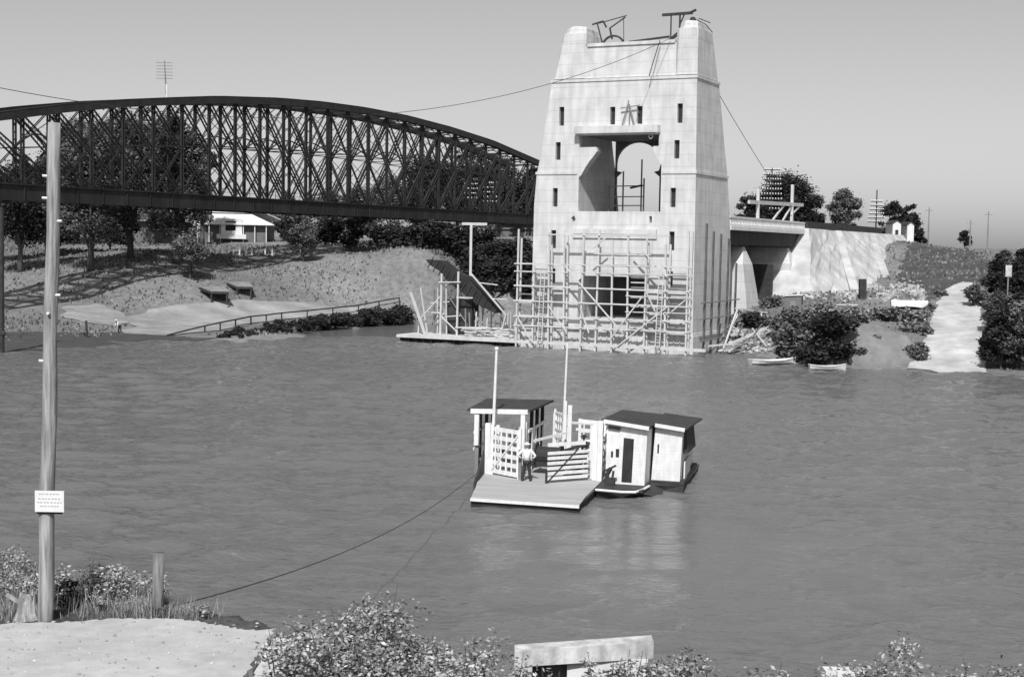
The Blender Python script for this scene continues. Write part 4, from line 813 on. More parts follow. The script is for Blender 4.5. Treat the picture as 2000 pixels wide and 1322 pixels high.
q = atz(1510, 712, .0); boat((q.x, q.y, .0), .42, 5.3, 1.5, 'white rowing boat afloat beside the dark waterside bush', group=GBt)
q = atz(1616, 722, .0); boat((q.x, q.y, -.1), .1, 3.6, 1.1, 'small low dinghy at the foot of the dark bush', group=GBt, m='palewood')
q = G(1776, 603); b_ = boat(q, -.15, 4.0, 1.9, 'upturned white boat lying on the bank beside the gravel track', flip=True, group=GBt); b_.scale = (1.05, 1, 1.6); b_.location.z = q.z+1.0

# ------------------------------------------------------------------ people
def skin(name, J, E, m, parent, sub=2, root_key=None):
    keys = list(J); me = bpy.data.meshes.new(name); me.from_pydata([J[k][0] for k in keys], [(keys.index(a), keys.index(b)) for a, b in E], []); me.materials.append(M[m] if isinstance(m, str) else m)
    o = bpy.data.objects.new(name, me); COL.objects.link(o); o.parent = parent
    md = o.modifiers.new('skin', 'SKIN'); me.skin_vertices or None
    if not me.skin_vertices:
        bmm = bmesh.new(); bmm.from_mesh(me); bmm.verts.layers.skin.verify(); bmm.to_mesh(me); bmm.free()
    for i, k in enumerate(keys):
        r_ = J[k][1]; me.skin_vertices[0].data[i].radius = r_ if isinstance(r_, tuple) else (r_, r_); me.skin_vertices[0].data[i].use_root = (k == (root_key or keys[0]))
    o.modifiers.new('sub', 'SUBSURF').levels = sub; o.modifiers['sub'].render_levels = sub; md.use_smooth_shade = True
    return o
def person(loc, rz, label, pose='akimbo', h=1.75, shirt='shirt', trousers='dark_cloth', hat='dark_cloth', bend=0):
    t = root('person', loc, rz, label, 'person'); k = h/1.75; t.scale = (k, k, k)
    B = Vector((0, bend*.35, 0)); J = {}
    J['pelvis'] = ((0, 0, .95), (.13, .10)); J['waist'] = (B*.35+Vector((0, 0, 1.1)), (.12, .09)); J['chest'] = (B*.8+Vector((0, 0, 1.3-abs(bend)*.05)), (.15, .10)); J['neckb'] = (B*1.1+Vector((0, 0, 1.46-abs(bend)*.1)), (.07, .06)); J['neck'] = (B*1.2+Vector((0, .01, 1.53-abs(bend)*.12)), (.05, .05)); J['head'] = (B*1.3+Vector((0, .015, 1.62-abs(bend)*.14)), (.075, .09)); J['crown'] = (B*1.35+Vector((0, .01, 1.71-abs(bend)*.15)), (.06, .07)); J['nose'] = (Vector(J['head'][0])+Vector((0, .105, -.01)), (.012, .012))
    E = [('pelvis', 'waist'), ('waist', 'chest'), ('chest', 'neckb'), ('neckb', 'neck'), ('neck', 'head'), ('head', 'crown'), ('head', 'nose')]
    leg = {}; arm = {}
    for s, n in ((-1, 'l'), (1, 'r')):
        spread = .14 if pose == 'akimbo' else .1; st = .06*s if pose != 'walk' else .25*s
        J['hip'+n] = ((.09*s, 0, .88), (.085, .085)); J['knee'+n] = ((spread*s*.9, .02+st*.3, .49), (.058, .058)); J['ankle'+n] = ((spread*s*1.2, st*.5-.02, .09), (.038, .038)); J['toe'+n] = ((spread*s*1.35, st*.5+.15, .035), (.035, .025))
        E += [('pelvis', 'hip'+n), ('hip'+n, 'knee'+n), ('knee'+n, 'ankle'+n), ('ankle'+n, 'toe'+n)]
        sh = B*1.0+Vector((.18*s, 0, 1.41-abs(bend)*.08))
        if pose == 'akimbo': el = Vector((.42*s, -.05, 1.16)); wr = Vector((.22*s, .06, 1.0)); fd = Vector((-.6*s, .6, -.3)).normalized()
        elif pose == 'rail': el = sh+Vector((.08*s, .1, -.26)); wr = el+Vector((-.03*s, .24, .03)); fd = Vector((0, .9, -.4)).normalized()
        else: el = sh+Vector((.06*s, .05, -.29)); wr = el+Vector((0, .12, -.2)); fd = Vector((0, .4, -.9)).normalized()
        J['sh'+n] = (sh, (.06, .06)); J['el'+n] = (el, (.042, .042)); J['wr'+n] = (wr, (.028, .028)); J['palm'+n] = (wr+fd*.075, (.036, .02))
        E += [('chest', 'sh'+n), ('sh'+n, 'el'+n), ('el'+n, 'wr'+n), ('wr'+n, 'palm'+n)]
        side = fd.cross(Vector((0, 0, 1))).normalized()
        for q, (off, ln) in enumerate(((-.028, .07), (-.01, .08), (.01, .076), (.028, .06))):
            a = wr+fd*.12+side*off; J['fa%d' % q+n] = (a, (.0095, .0095)); J['fb%d' % q+n] = (a+fd*ln+Vector((0, 0, -.02)), (.008, .008)); E += [('palm'+n, 'fa%d' % q+n), ('fa%d' % q+n, 'fb%d' % q+n)]
        a = wr+fd*.04-side*.045; J['th'+n] = (a+fd*.03, (.011, .011)); E.append(('palm'+n, 'th'+n)); leg[n] = ['hip'+n, 'knee'+n, 'ankle'+n]; arm[n] = ['sh'+n, 'el'+n]
    body = skin('body', J, E, 'skin', t, 1, 'pelvis')
    def g(k_, e): p, r_ = J[k_]; return (p, (r_[0]+e, r_[1]+e))
    JS = {k_: g(k_, .022) for k_ in ('waist', 'pelvis', 'chest', 'neckb', 'shl', 'shr', 'ell', 'elr')}; p0 = Vector(J['neckb'][0]); JS['neckb'] = (p0-Vector((0, 0, .02)), (.075, .07))
    for n in 'lr': JS['cuff'+n] = (Vector(J['el'+n][0]).lerp(Vector(J['wr'+n][0]), .75), (.043, .043))
    skin('shirt', JS, [('pelvis', 'waist'), ('waist', 'chest'), ('chest', 'neckb'), ('chest', 'shl'), ('chest', 'shr'), ('shl', 'ell'), ('shr', 'elr'), ('ell', 'cuffl'), ('elr', 'cuffr')], shirt, t, 1, 'pelvis')
    JT = {k_: g(k_, .028) for k_ in ('pelvis', 'hipl', 'hipr', 'kneel', 'kneer', 'anklel', 'ankler')}
    skin('trousers', JT, [('pelvis', 'hipl'), ('pelvis', 'hipr'), ('hipl', 'kneel'), ('hipr', 'kneer'), ('kneel', 'anklel'), ('kneer', 'ankler')], trousers, t, 1, 'pelvis')
    for n in 'lr': p = Vector(J['toe'+n][0]); q = Vector(J['ankle'+n][0]); MB().loft([oct_(p.x-.05, p.x+.05, q.y-.08, p.y+.05, z, c) for z, c in ((0, .02), (.05, .025), (.085, .045))]).build('shoe', 'dark_cloth', t)
    hd = Vector(J['crown'][0]); MB().ball(tuple(hd+Vector((0, -.015, .0))), .105, 10, 6, (1, 1.1, .8)).loft([[(hd.x+.17*math.cos(a_*PI/6), hd.y+.19*math.sin(a_*PI/6), hd.z+z) for a_ in range(12)] for z in (-.02, 0)]).build('hat', hat, t)
    e = MB()
    for s in (-1, 1): e.ball(tuple(Vector(J['head'][0])+Vector((.032*s, .083, .02))), .012, 6, 4)
    e.build('eye', 'dark_cloth', t); return t

# ------------------------------------------------------------------ the cable ferry
FA = math.radians(12.7); FO = Vector((-1.65, 61.36, 0))
def FP(x, y, z=.5): return Vector((FO.x+math.cos(FA)*x+math.sin(FA)*y, FO.y-math.sin(FA)*x+math.cos(FA)*y, z))
fe = root('cable_ferry', FO, -FA, 'flat cable ferry with white gates, shelter and two white cabins in mid river', 'ferry')
fe.rotation_euler = (0, math.radians(.6), -FA)
b = MB(); b.loft([[(-.05, 1.6, -.35), (4.7, 1.4, -.35), (4.7, 14.2, -.35), (-.9, 14.2, -.35), (-.9, 5.4, -.35)], [(-.15, 1.2, .38), (4.75, 1.0, .38), (4.75, 14.8, .38), (-.95, 14.8, .38), (-.95, 5.0, .38)]])
b.loft([[(5.0, 4.2, -.3), (8.4, 6.6, -.3), (8.4, 13.4, -.3), (4.9, 12.4, -.3)], [(4.76, 3.9, .4), (6.6, 4.0, .4), (8.55, 13.7, .4), (4.76, 12.8, .4)]]); b.loft([[(6.0, 6.4, -.3), (8.4, 6.9, -.3), (8.4, 11.5, -.3), (6.2, 11.5, -.3)], [(6.3, 6.2, .38), (8.45, 6.95, .38), (8.55, 11.6, .38), (6.3, 11.6, .38)]])
b.build('hull', 'darkwood', fe)
m_ = MB()
for k in range(46): y = 1.9+k*.28; m_.box(-.3-.64*min(1, (y-1.9)/3.1), 4.72, y, y+.265, .39, .5)
m_.build('deck', 'deck', fe)
m_ = MB()
for k in range(8): y = .04+k*.235; m_.loft([[(-.02-y*.15, y, .34+y*.06), (4.72, y, .34+y*.06), (4.72, y+.225, .34+(y+.22)*.06), (-.02-y*.15-.03, y+.225, .34+(y+.22)*.06)], [(-.02-y*.15, y, .4+y*.06), (4.72, y, .4+y*.06), (4.72, y+.225, .4+(y+.22)*.06), (-.02-y*.15-.03, y+.225, .4+(y+.22)*.06)]])
m_.build('ramp', 'deck', fe)
MB().loft([[(-.02, .1, .0), (4.7, .1, .0), (4.7, 1.2, -.3), (-.02, 1.2, -.3)], [(-.02, .05, .3), (4.7, .05, .3), (4.7, 1.2, .36), (-.02, 1.2, .36)]]).build('ramp_underside', 'darkwood', fe)
MB().beam((-.03, .0, .34), (4.74, .0, .34), .1, .12).build('ramp_lip', 'ferrywhite', fe)
MB().loft([[(-.55, 2.6, -.1), (-.47, 2.6, -.1), (-.95, 6.4, 0), (-1.03, 6.4, 0)], [(-.72, 3.2, .5), (-.64, 3.2, .5), (-.98, 6.4, 1.6), (-1.06, 6.4, 1.6)]]).build('side_plate', 'darkwood', fe)
m_ = MB()
for k in range(12): m_.beam((4.8+k*.0, 4.0, .42), (4.8, 4.0, .43), .05)
MB().tube([(4.8, 3.85, .45), (6.0, 3.7, .45), (6.6, 3.9, .45), (6.85, 4.6, .46), (7.0, 5.6, .48)], .06, 6).build('rubbing_strip', 'ferrywhite', fe)
MB().box(4.78, 6.9, 4.1, 12.2, .4, .5).box(6.9, 8.45, 7.05, 13.5, .4, .5).build('side_deck', 'roofdark', fe)
# masts
MB().tube([(-.6, 6.2, .5), (-.52, 6.25, 6.35)], [.09, .06], 8).ball((-.52, 6.25, 6.42), .1, 8, 5).build('mast', 'ferrywhite', fe)
MB().tube([(2.02, 10.3, .5), (2.12, 10.3, 6.6)], [.07, .045], 8).build('mast', 'ferrywhite', fe)
# passenger shelter on the left side
sh = MB().loft([[(-2.05, 6.9, 3.32), (1.05, 6.9, 3.42), (1.35, 11.2, 3.5), (-2.1, 11.2, 3.4)], [(-2.05, 6.9, 3.42), (1.05, 6.9, 3.52), (1.35, 11.2, 3.6), (-2.1, 11.2, 3.5)]]).build('shelter_roof', 'roofdark', fe)
MB().beam((-1.85, 6.84, 3.34), (.95, 6.84, 3.44), .1, .22).build('shelter_beam', 'ferrywhite', fe)
for x, y, a, z in ((-1.55, 6.95, 1.7, 3.2), (.72, 6.95, .5, 3.32)): MB().box(x-.11, x+.11, y-.11, y+.11, a, z).build('shelter_post', 'ferrywhite', fe)
MB().box(-1.62, -1.45, 6.95, 7.1, .2, 1.7).build('shelter_post', 'midwood', fe)
for y in (8.3, 9.6, 10.9): MB().box(.76, .92, y-.07, y+.07, .5, 3.4).build('shelter_post', 'darkwood', fe)
for y in (8.3, 9.6, 10.9): MB().box(-1.8, -1.65, y-.07, y+.07, .5, 3.35).build('shelter_post', 'darkwood', fe)
MB().beam((.98, 7.0, 2.5), (1.0, 11.0, 2.55), .06, .14).build('shelter_rail', 'ferrywhite', fe)
for y in (7.8, 8.7, 9.6, 10.5): MB().box(.95, 1.02, y-.05, y+.05, .55, 2.45).build('shelter_slat', 'ferrywhite', fe)
MB().box(.72, .78, 7.1, 11.0, .55, 1.3).build('shelter_panel', 'ferrywhite', fe)
MB().beam((.72, 6.9, .5), (.72, 6.9, 3.3), .2).build('shelter_post', 'ferrywhite', fe)
MB().beam((-1.7, 7.0, 2.3), (-1.7, 11, 2.35), .06, .12).build('shelter_rail', 'ferrywhite', fe)
MB().beam((-1.7, 7.0, 1.5), (-1.7, 11, 1.5), .06, .12).build('shelter_rail', 'ferrywhite', fe)
MB().box(-1.6, -.9, 7.3, 10.8, .9, 1.0).build('bench', 'midwood', fe)
# gates and fences: posts joined by rails with pickets
def gate(name, a, b, z0, z1, rails, pick, m='ferrywhite', pw=.07, posts=True, brace=False, rw=.11):
    a = Vector(a); b = Vector(b); m_ = MB(); L_ = (b-a).length
    for k in range(rails): z = lerp(k/(rails-1), z0+.08, z1-.08); m_.beam((a.x, a.y, z), (b.x, b.y, z), .05, rw)
    for k in range(pick): t_ = (k+.5)/pick; p = a.lerp(b, t_); m_.beam((p.x+.04, p.y-.04, z0), (p.x+.04, p.y-.04, z1), pw, .03)
    if brace: m_.beam((a.x, a.y-.05, z0+.1), (b.x, b.y-.05, z1-.1), .05, .08)
    if posts:
        for p in (a, b): m_.beam((p.x, p.y, .48), (p.x, p.y, z1+.1), .14)
    return m_.build(name, m, fe)
gate('front_gate', (-.55, 6.0, 0), (1.0, 5.0, 0), .6, 2.75, 6, 5, brace=True, rw=.2)
MB().beam((-.75, 6.1, .5), (-.78, 6.1, 2.9), .26).build('gate_post', 'ferrywhite', fe)
MB().beam((-.35, 6.3, .5), (-.35, 6.3, 2.8), .16).build('gate_post', 'ferrywhite', fe)
MB().beam((1.05, 4.95, .5), (1.05, 4.95, 1.9), .14).build('gate_post', 'midwood', fe)
gate('barrier_gate', (2.45, 4.45, 0), (4.05, 6.0, 0), .62, 1.95, 6, 0, posts=False, rw=.14)
MB().beam((2.35, 4.9, 2.2), (3.9, 6.0, 2.25), .08, .16).build('barrier_top_rail', 'ferrywhite', fe)
MB().beam((2.42, 4.4, .5), (3.75, 5.7, 2.15), .06).build('barrier_chain', 'wire', fe)
MB().beam((2.42, 4.4, .5), (2.42, 4.4, 1.0), .1).build('barrier_foot', 'darkwood', fe)
for x, y, z, wd in ((4.35, 6.2, 3.1, .2), (4.6, 6.1, 3.3, .24), (4.15, 6.6, 3.0, .12)): MB().beam((x, y, .45), (x, y, z), wd).build('gate_post', 'ferrywhite', fe)
MB().beam((3.4, 6.9, 3.15), (5.0, 6.7, 3.1), .1, .16).build('overhead_rail', 'ferrywhite', fe); MB().beam((3.1, 8.0, 2.6), (4.9, 7.6, 2.6), .08, .12).build('overhead_rail', 'ferrywhite', fe)
gate('side_fence', (4.5, 6.4, 0), (4.6, 12.5, 0), .6, 2.2, 5, 12)
gate('left_fence', (-.85, 11.3, 0), (-.7, 14.2, 0), .6, 1.9, 3, 6)
gate('rear_gate', (1.35, 11.6, 0), (2.5, 9.8, 0), .8, 3.0, 6, 7, brace=True)
gate('rear_gate', (2.7, 11.4, 0), (4.4, 11.6, 0), .6, 2.6, 5, 5)
MB().beam((2.5, 9.6, .5), (2.5, 9.6, 3.55), .2).build('gate_post', 'ferrywhite', fe)
MB().beam((2.2, 10.0, .5), (2.2, 10.0, 3.7), .12).build('gate_post', 'ferrywhite', fe)
# winch between shelter and rail
m_ = MB().tube([(.9, 9.3, 1.0), (2.2, 9.3, 1.0)], .42, 12).box(.8, 2.3, 8.9, 9.7, .5, .75)
for x in (.95, 2.15): m_.tube([(x, 9.3, 1.0), (x+.08, 9.3, 1.0)], .62, 14)
m_.box(2.4, 3.2, 8.4, 9.4, .5, 1.35).beam((2.3, 9.0, 1.3), (3.6, 9.0, 1.75), .12)
wo = m_.build('winch', 'darkwood', fe); wo.location = (.35, -2.0, .35)
# loose gear on the deck
tag(MB().tube([(.32*math.cos(a*PI/8)*(1-a*.004), .32*math.sin(a*PI/8)*(1-a*.004), .04+a*.0035) for a in range(60)], .028, 5).build('rope_coil', 'midwood'), 'coil of rope lying on the ferry deck behind the left gate', 'rope').location = FP(.2, 7.6, .52)
g_ = tag(MB().box(-.35, .35, -.25, .25, 0, .45).box(-.38, .38, -.28, -.25, .1, .2).box(-.38, .38, -.28, -.25, .3, .4).build('wooden_crate', 'midwood'), 'small wooden crate on the ferry deck beside the shelter', 'crate'); g_.location = FP(.25, 8.9, .52); g_.rotation_euler = (0, 0, .3)
for y in (7.4, 8.6, 9.8, 11.0): MB().beam((4.55, y, 2.2), (4.55, y+.6, 3.0), .06).build('stay', 'ferrywhite', fe)
MB().beam((2.5, 9.6, 2.7), (4.6, 8.0, 2.9), .07, .12).build('overhead_rail', 'ferrywhite', fe)
MB().beam((1.0, 8.0, 1.9), (2.4, 9.7, 2.2), .06, .12).beam((1.0, 8.0, 1.4), (2.4, 9.7, 1.6), .06, .12).build('inner_rail', 'ferrywhite', fe)
# cabins
def cabin(x0, x1, y0, y1, zt0, zt1, door, wn, lean, nm):
    outl = [(x0, .5), (x1-.06, .5), (x1, zt1), (x0+lean, zt0)]; ho = []
    if door: ho.append([(door[0], .58), (door[1], .58), (door[1]+.05, 2.62), (door[0]+.05, 2.66)])
    for a, b, c, d in wn: ho.append([(a, c), (b, c), (b, d), (a, d)])
    c = MB().wall(outl, ho, y0, y0+.08).build('cabin_front', 'cabinwhite', fe)
    MB().loft([[(x0, y0+.09, .5), (x1-.06, y0+.09, .5), (x1-.06, y1, .5), (x0, y1, .5)], [(x0+lean, y0+.09, zt0-.02), (x1, y0+.09, zt1-.02), (x1, y1, zt1-.3), (x0+lean, y1, zt0-.3)]]).build('cabin_wall', 'cabinwhite', fe)
    if door: MB().box(door[0]+.01, door[1]+.03, y0+.03, y0+.085, .6, 2.6).build('cabin_door', 'void', fe)
    for a, b, cc, d in wn: MB().box(a+.005, b-.005, y0+.03, y0+.085, cc+.005, d-.005).build('cabin_window', 'void', fe)
    return c
cabin(4.98, 6.85, 5.5, 12.6, 3.25, 3.05, (5.72, 6.2), [(5.2, 5.3, 1.7, 2.0), (5.42, 5.58, 1.72, 2.12)], .0, 'a')
cabin(6.88, 8.28, 7.3, 13.2, 3.05, 2.9, None, [(7.12, 7.2, 1.75, 2.2)], .12, 'b')
MB().loft([[(4.75, 5.3, 3.42), (6.98, 5.3, 3.2), (7.0, 12.9, 2.86), (4.6, 12.9, 3.0)], [(4.75, 5.3, 3.48), (6.98, 5.3, 3.26), (7.0, 12.9, 2.95), (4.6, 12.9, 3.09)]]).build('cabin_roof', 'roofdark', fe)
MB().loft([[(6.85, 7.1, 3.14), (8.5, 7.1, 2.97), (8.62, 13.5, 2.72), (6.7, 13.5, 2.9)], [(6.85, 7.1, 3.2), (8.5, 7.1, 3.03), (8.62, 13.5, 2.8), (6.7, 13.5, 2.98)]]).build('cabin_roof', 'roofdark', fe)
MB().beam((4.85, 5.27, 3.4), (6.95, 5.27, 3.17), .08, .17).build('fascia', 'ferrywhite', fe); MB().beam((7.0, 7.07, 3.12), (8.4, 7.07, 2.96), .08, .17).build('fascia', 'ferrywhite', fe)
MB().beam((5.05, 5.44, 3.1), (5.6, 5.44, 3.05), .08, .12).build('name_batten', 'roofdark', fe)
MB().tube([(5.12, 4.9, .5), (5.15, 4.9, 1.0), (5.3, 4.9, 1.3)], .1, 8).beam((5.0, 4.85, 1.15), (5.55, 4.85, 1.45), .09).box(5.05, 5.5, 4.75, 5.15, .5, .85).beam((5.4, 4.8, .8), (5.45, 4.8, 1.2), .1).build('hand_pump', 'darkwood', fe)
MB().loft([[(8.3, 8.0, 1.7), (8.5, 8.1, 1.75), (8.5, 11.8, 1.6), (8.3, 11.8, 1.6)], [(8.28, 8.0, 2.8), (8.36, 8.1, 2.8), (8.36, 11.8, 2.75), (8.28, 11.8, 2.75)]]).build('shade_panel', 'roofdark', fe)  # added dark panel, stands in for shade on the cabin's right side
MB().box(8.3, 8.36, 8.2, 10.8, .5, 1.3).build('side_board', 'ferrywhite', fe)
person(FP(1.43, 4.7), -.15, 'man in white shirt and dark trousers standing hands on hips on the ferry deck', 'akimbo', shirt='shirt', hat='shirt')
person(FP(3.5, 8.1, .52), 2.6, 'person in dark clothes and hat leaning at the rail on the ferry', 'rail', shirt='dark_cloth')
q = G(234, 652); person(q, 2.4, 'stooping person in pale shirt and dark trousers on the beach', 'walk', bend=1.0, hat='shirt')
q = G(170, 660); tag(MB().beam((0, 0, -.3), (-.1, 0, 1.9), .2).build('beach_stake', 'darkwood'), 'short dark stake standing on the beach left of the stooping person', 'stake').location = q
for nm, px, pt, pb, Y, lab in (('river_pile', 1, 405, 700, 139.5, 'tall dark mooring pile at the very left edge'),):
    a = aty(px, pt, Y); b = aty(px, pb, Y); o = tag(MB().tube([(0, 0, -2), (0, 0, a.z)], .3, 10).ball((.2, -.1, 1.9), .3, 8, 5).build(nm, 'darkwood'), lab, 'pile'); o.location = (a.x, Y, 0)

# ------------------------------------------------------------------ cables
def cable(name, a, b, sag, r_, label, n=24, m='wire'):
    a = Vector(a); b = Vector(b); o = tag(MB().tube([a.lerp(b, k/n)-Vector((0, 0, sag*4*(k/n)*(1-k/n))) for k in range(n+1)], r_, 6).build(name, m), label, 'cable'); return o
st_top = aty(318, 1188, 27.4)
cable('ferry_cable', st_top, FP(-1.0, 6.0, .75), .75, .013, 'dark ferry cable running from the stump on the bank out to the ferry')
cable('haul_cable', aty(-60, 160, 100), aty(1308, 76, 154.0), 5.0, .028, 'thin cable sagging from the upper left to the right turret', 60)
cable('stay_cable', TP(-4.2, 5.8, 35.6), aty(1562, 434, 222), .8, .04, 'thin stay cable slanting down right from the tower')
cable('hoist_rope', TP(-4.4, -.2, 33.4), TP(-5.3, -.9, 29.5), -.1, .05, 'slack hoist rope hanging down the front of the tower')

# ------------------------------------------------------------------ near bank
def near(x, y):
    x = np.asarray(x, float); y = np.asarray(y, float)
    base = np.where(y < 14, 4+(14-y)*.42, 4.0)
    edge = np.interp(x, [-30, -9, -6.2, -4.2, -2, 3, 12, 30], [31.5, 30.0, 28.2, 26.6, 26.5, 27.5, 28.5, 28])
    drop = np.interp(x, [-30, -4.4, -3.6, 0, 6, 30], [0, 0, 1.0, 1.6, 1.9, 2.2])
    lvl = base-drop*np.clip((y-12)/4, 0, 1)
    fall = np.clip((y-edge)*.95, 0, 20); z = lvl-fall+.05*np.sin(x*3.1+y*2)+.04*np.sin(x*7-y*5)
    return np.maximum(z, -3)
grid_mesh('near_bank', np.concatenate([np.arange(-60, -14, 1.5), np.arange(-14, 14, .2), np.arange(14, 60, 1.5)]), np.concatenate([np.arange(-30, 12, 1.5), np.arange(12, 36, .2)]), near, 'ground_near')
def nz(x, y): return float(near(np.array([x]), np.array([y]))[0])
# terrace sheet with a cut end
tp_ = [atz(px, py, 4.1) for px, py in ((-60, 1222), (60, 1218), (140, 1214), (230, 1211), (300, 1207), (340, 1209), (400, 1218), (460, 1226), (505, 1234))]
poly = []
for a_, b_ in zip(tp_[:-1], tp_[1:]):
    for k in range(8): q_ = a_.lerp(b_, k/8); poly.append((q_.x, q_.y+random.Random(len(poly)).uniform(-.07, .07)+.05*math.sin(q_.x*4)))
for k in range(30): y_ = lerp(k/29, 26.3, 21.5); poly.append((-4.33+random.Random(k).uniform(-.05, .05), y_))
poly += [(-4.25, 13), (-14, 13)]
mt = MB(); n_ = len(poly); vt = [(x, y, 4.12) for x, y in poly]; vb = [(x, y, 2.6) for x, y in poly]
mt.add(vt+vb, [tuple(range(n_)), tuple(range(2*n_-1, n_-1, -1))]+[(i, n_+i, n_+(i+1) % n_, (i+1) % n_) for i in range(n_)])
o = mt.build('gravel_terrace', 'terrace'); o['kind'] = 'structure'
# low broken wall at the terrace end
wl = root('terrace_end_wall', (-4.2, 24, 0), 0, 'short rough pale wall at the broken end of the terrace', 'wall')
MB().loft([[(-.1, -4, z), (.36+q, -4, z), (.34+q, -1.0, z-.1), (.4+q, .3, z), (.3+q, 1.4, z-.12), (.2, 2.2, z), (-.12, 2.3, z)] for z, q in ((2.2, .05), (3.2, .02), (3.85, 0), (3.95, -.06))]).build('wall_body', 'concrete', wl)
m_ = MB(); m_.box(.1, .16, -1.6, -1.45, 3.2, 3.97); m_.build('crack', 'void', wl)
# bleached pole with climbing pegs and sign
b0 = aty(88, 1213, 27.0); t0 = aty(107, 240, 27.0); pl = root('bleached_pole', (b0.x, 27.0, 3.95), 0, 'tall bleached timber pole with a white sign board on the near bank', 'pole')
dx = t0.x-b0.x; ht = t0.z-3.95; npt = 14; P = [(dx*k/npt+.012*math.sin(k*1.3), 0, ht*k/npt) for k in range(npt+1)]
MB().tube([(P[0][0], 0, -.5)]+P, [.155]+[lerp(k/npt, .15, .118)+.004*math.sin(k*2.1) for k in range(npt+1)], 18).build('shaft', 'pole', pl, smooth=True)
for px, py, sd_ in ((95, 345, -1), (88, 388, -1), (122, 433, 1), (113, 577, 1), (100, 612, 0), (90, 705, -1)):
    q = aty(px, py, 27.0); z = q.z-3.95; x = dx*z/ht; MB().tube([(x, -.05, z), (x+sd_*.19, -.06 if sd_ else -.2, z+.01)], .028, 6).build('climbing_peg', 'white', pl)
s0 = aty(68, 958, 26.8); s1 = aty(125, 1000, 26.8); cx = (s0.x+s1.x)/2-b0.x; z0, z1 = s1.z-3.95, s0.z-3.95
MB().box(cx-.275, cx+.275, -.2, -.165, z0, z1).box(cx-.27, cx+.27, -.165, -.155, z0+.01, z1-.01).build('sign_board', 'white', pl)
MB().box(cx-.25, cx+.22, -.16, -.1, z0-.045, z0-.004).build('sign_bracket', 'void', pl)
rs = random.Random(4); m_ = MB()
for row, zz, wd in ((0, .33, .40), (1, .24, .42), (2, .17, .46), (3, .10, .36)):
    x = -wd/2
    while x < wd/2: l_ = rs.uniform(.02, .05); m_.box(cx+x, cx+x+l_, -.203, -.2, z0+zz, z0+zz+.022); x += l_+rs.uniform(.012, .03)
m_.build('faded_lettering', 'mark', pl)
# mooring stump
sp = root('mooring_stump', aty(308, 1203, 27.4), 0, 'short weathered mooring stump holding the ferry cable', 'stump'); sp.location.z = 3.95
MB().tube([(0, 0, -.3), (0, 0, .5), (.02, 0, 1.3)], [.13, .115, .11], 12).build('post', 'oldpost', sp, smooth=True)
m_ = MB()
for z in (.14, .19, .24): m_.tube([(.15*math.cos(a*PI/8), .15*math.sin(a*PI/8), z+.01*math.sin(a)) for a in range(17)], .025, 6)
m_.tube([(.02, -.14, .2), (.2, -.15, .0), (.3, -.1, -.02)], .03, 6); m_.build('chain', 'wire', sp)
# whitewashed block
bk = root('whitewashed_block', (0, 25, 0), 0, 'whitewashed block with overhanging coping in the weeds at the bottom', 'masonry block')
A0 = aty(1005, 1270, 25); A1 = aty(1280, 1262, 25); A2 = aty(1100, 1292, 25)
MB().loft([[(A0.x, 0, A0.z-.3), (A1.x, .3, A1.z-.3), (A1.x, .75, A1.z-.30), (A0.x, .45, A0.z-.3)], [(A0.x, 0, A0.z-.02), (A1.x, .3, A1.z), (A1.x, .75, A1.z), (A0.x, .45, A0.z-.02)]]).build('coping', 'limewash', bk)
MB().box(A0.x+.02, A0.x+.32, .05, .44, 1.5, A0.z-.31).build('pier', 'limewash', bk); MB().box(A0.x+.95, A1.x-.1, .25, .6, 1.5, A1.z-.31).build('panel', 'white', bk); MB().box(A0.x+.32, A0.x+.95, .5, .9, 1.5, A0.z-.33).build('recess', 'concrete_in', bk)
q = aty(1650, 1306, 25); o = tag(MB().box(-.37, .37, -.15, .15, -.6, 0).box(-.3, .3, -.1, .1, -2, -.6).build('white_marker_stone', 'white'), 'small white marker stone between the shrubs at the bottom right', 'marker stone'); o.location = q
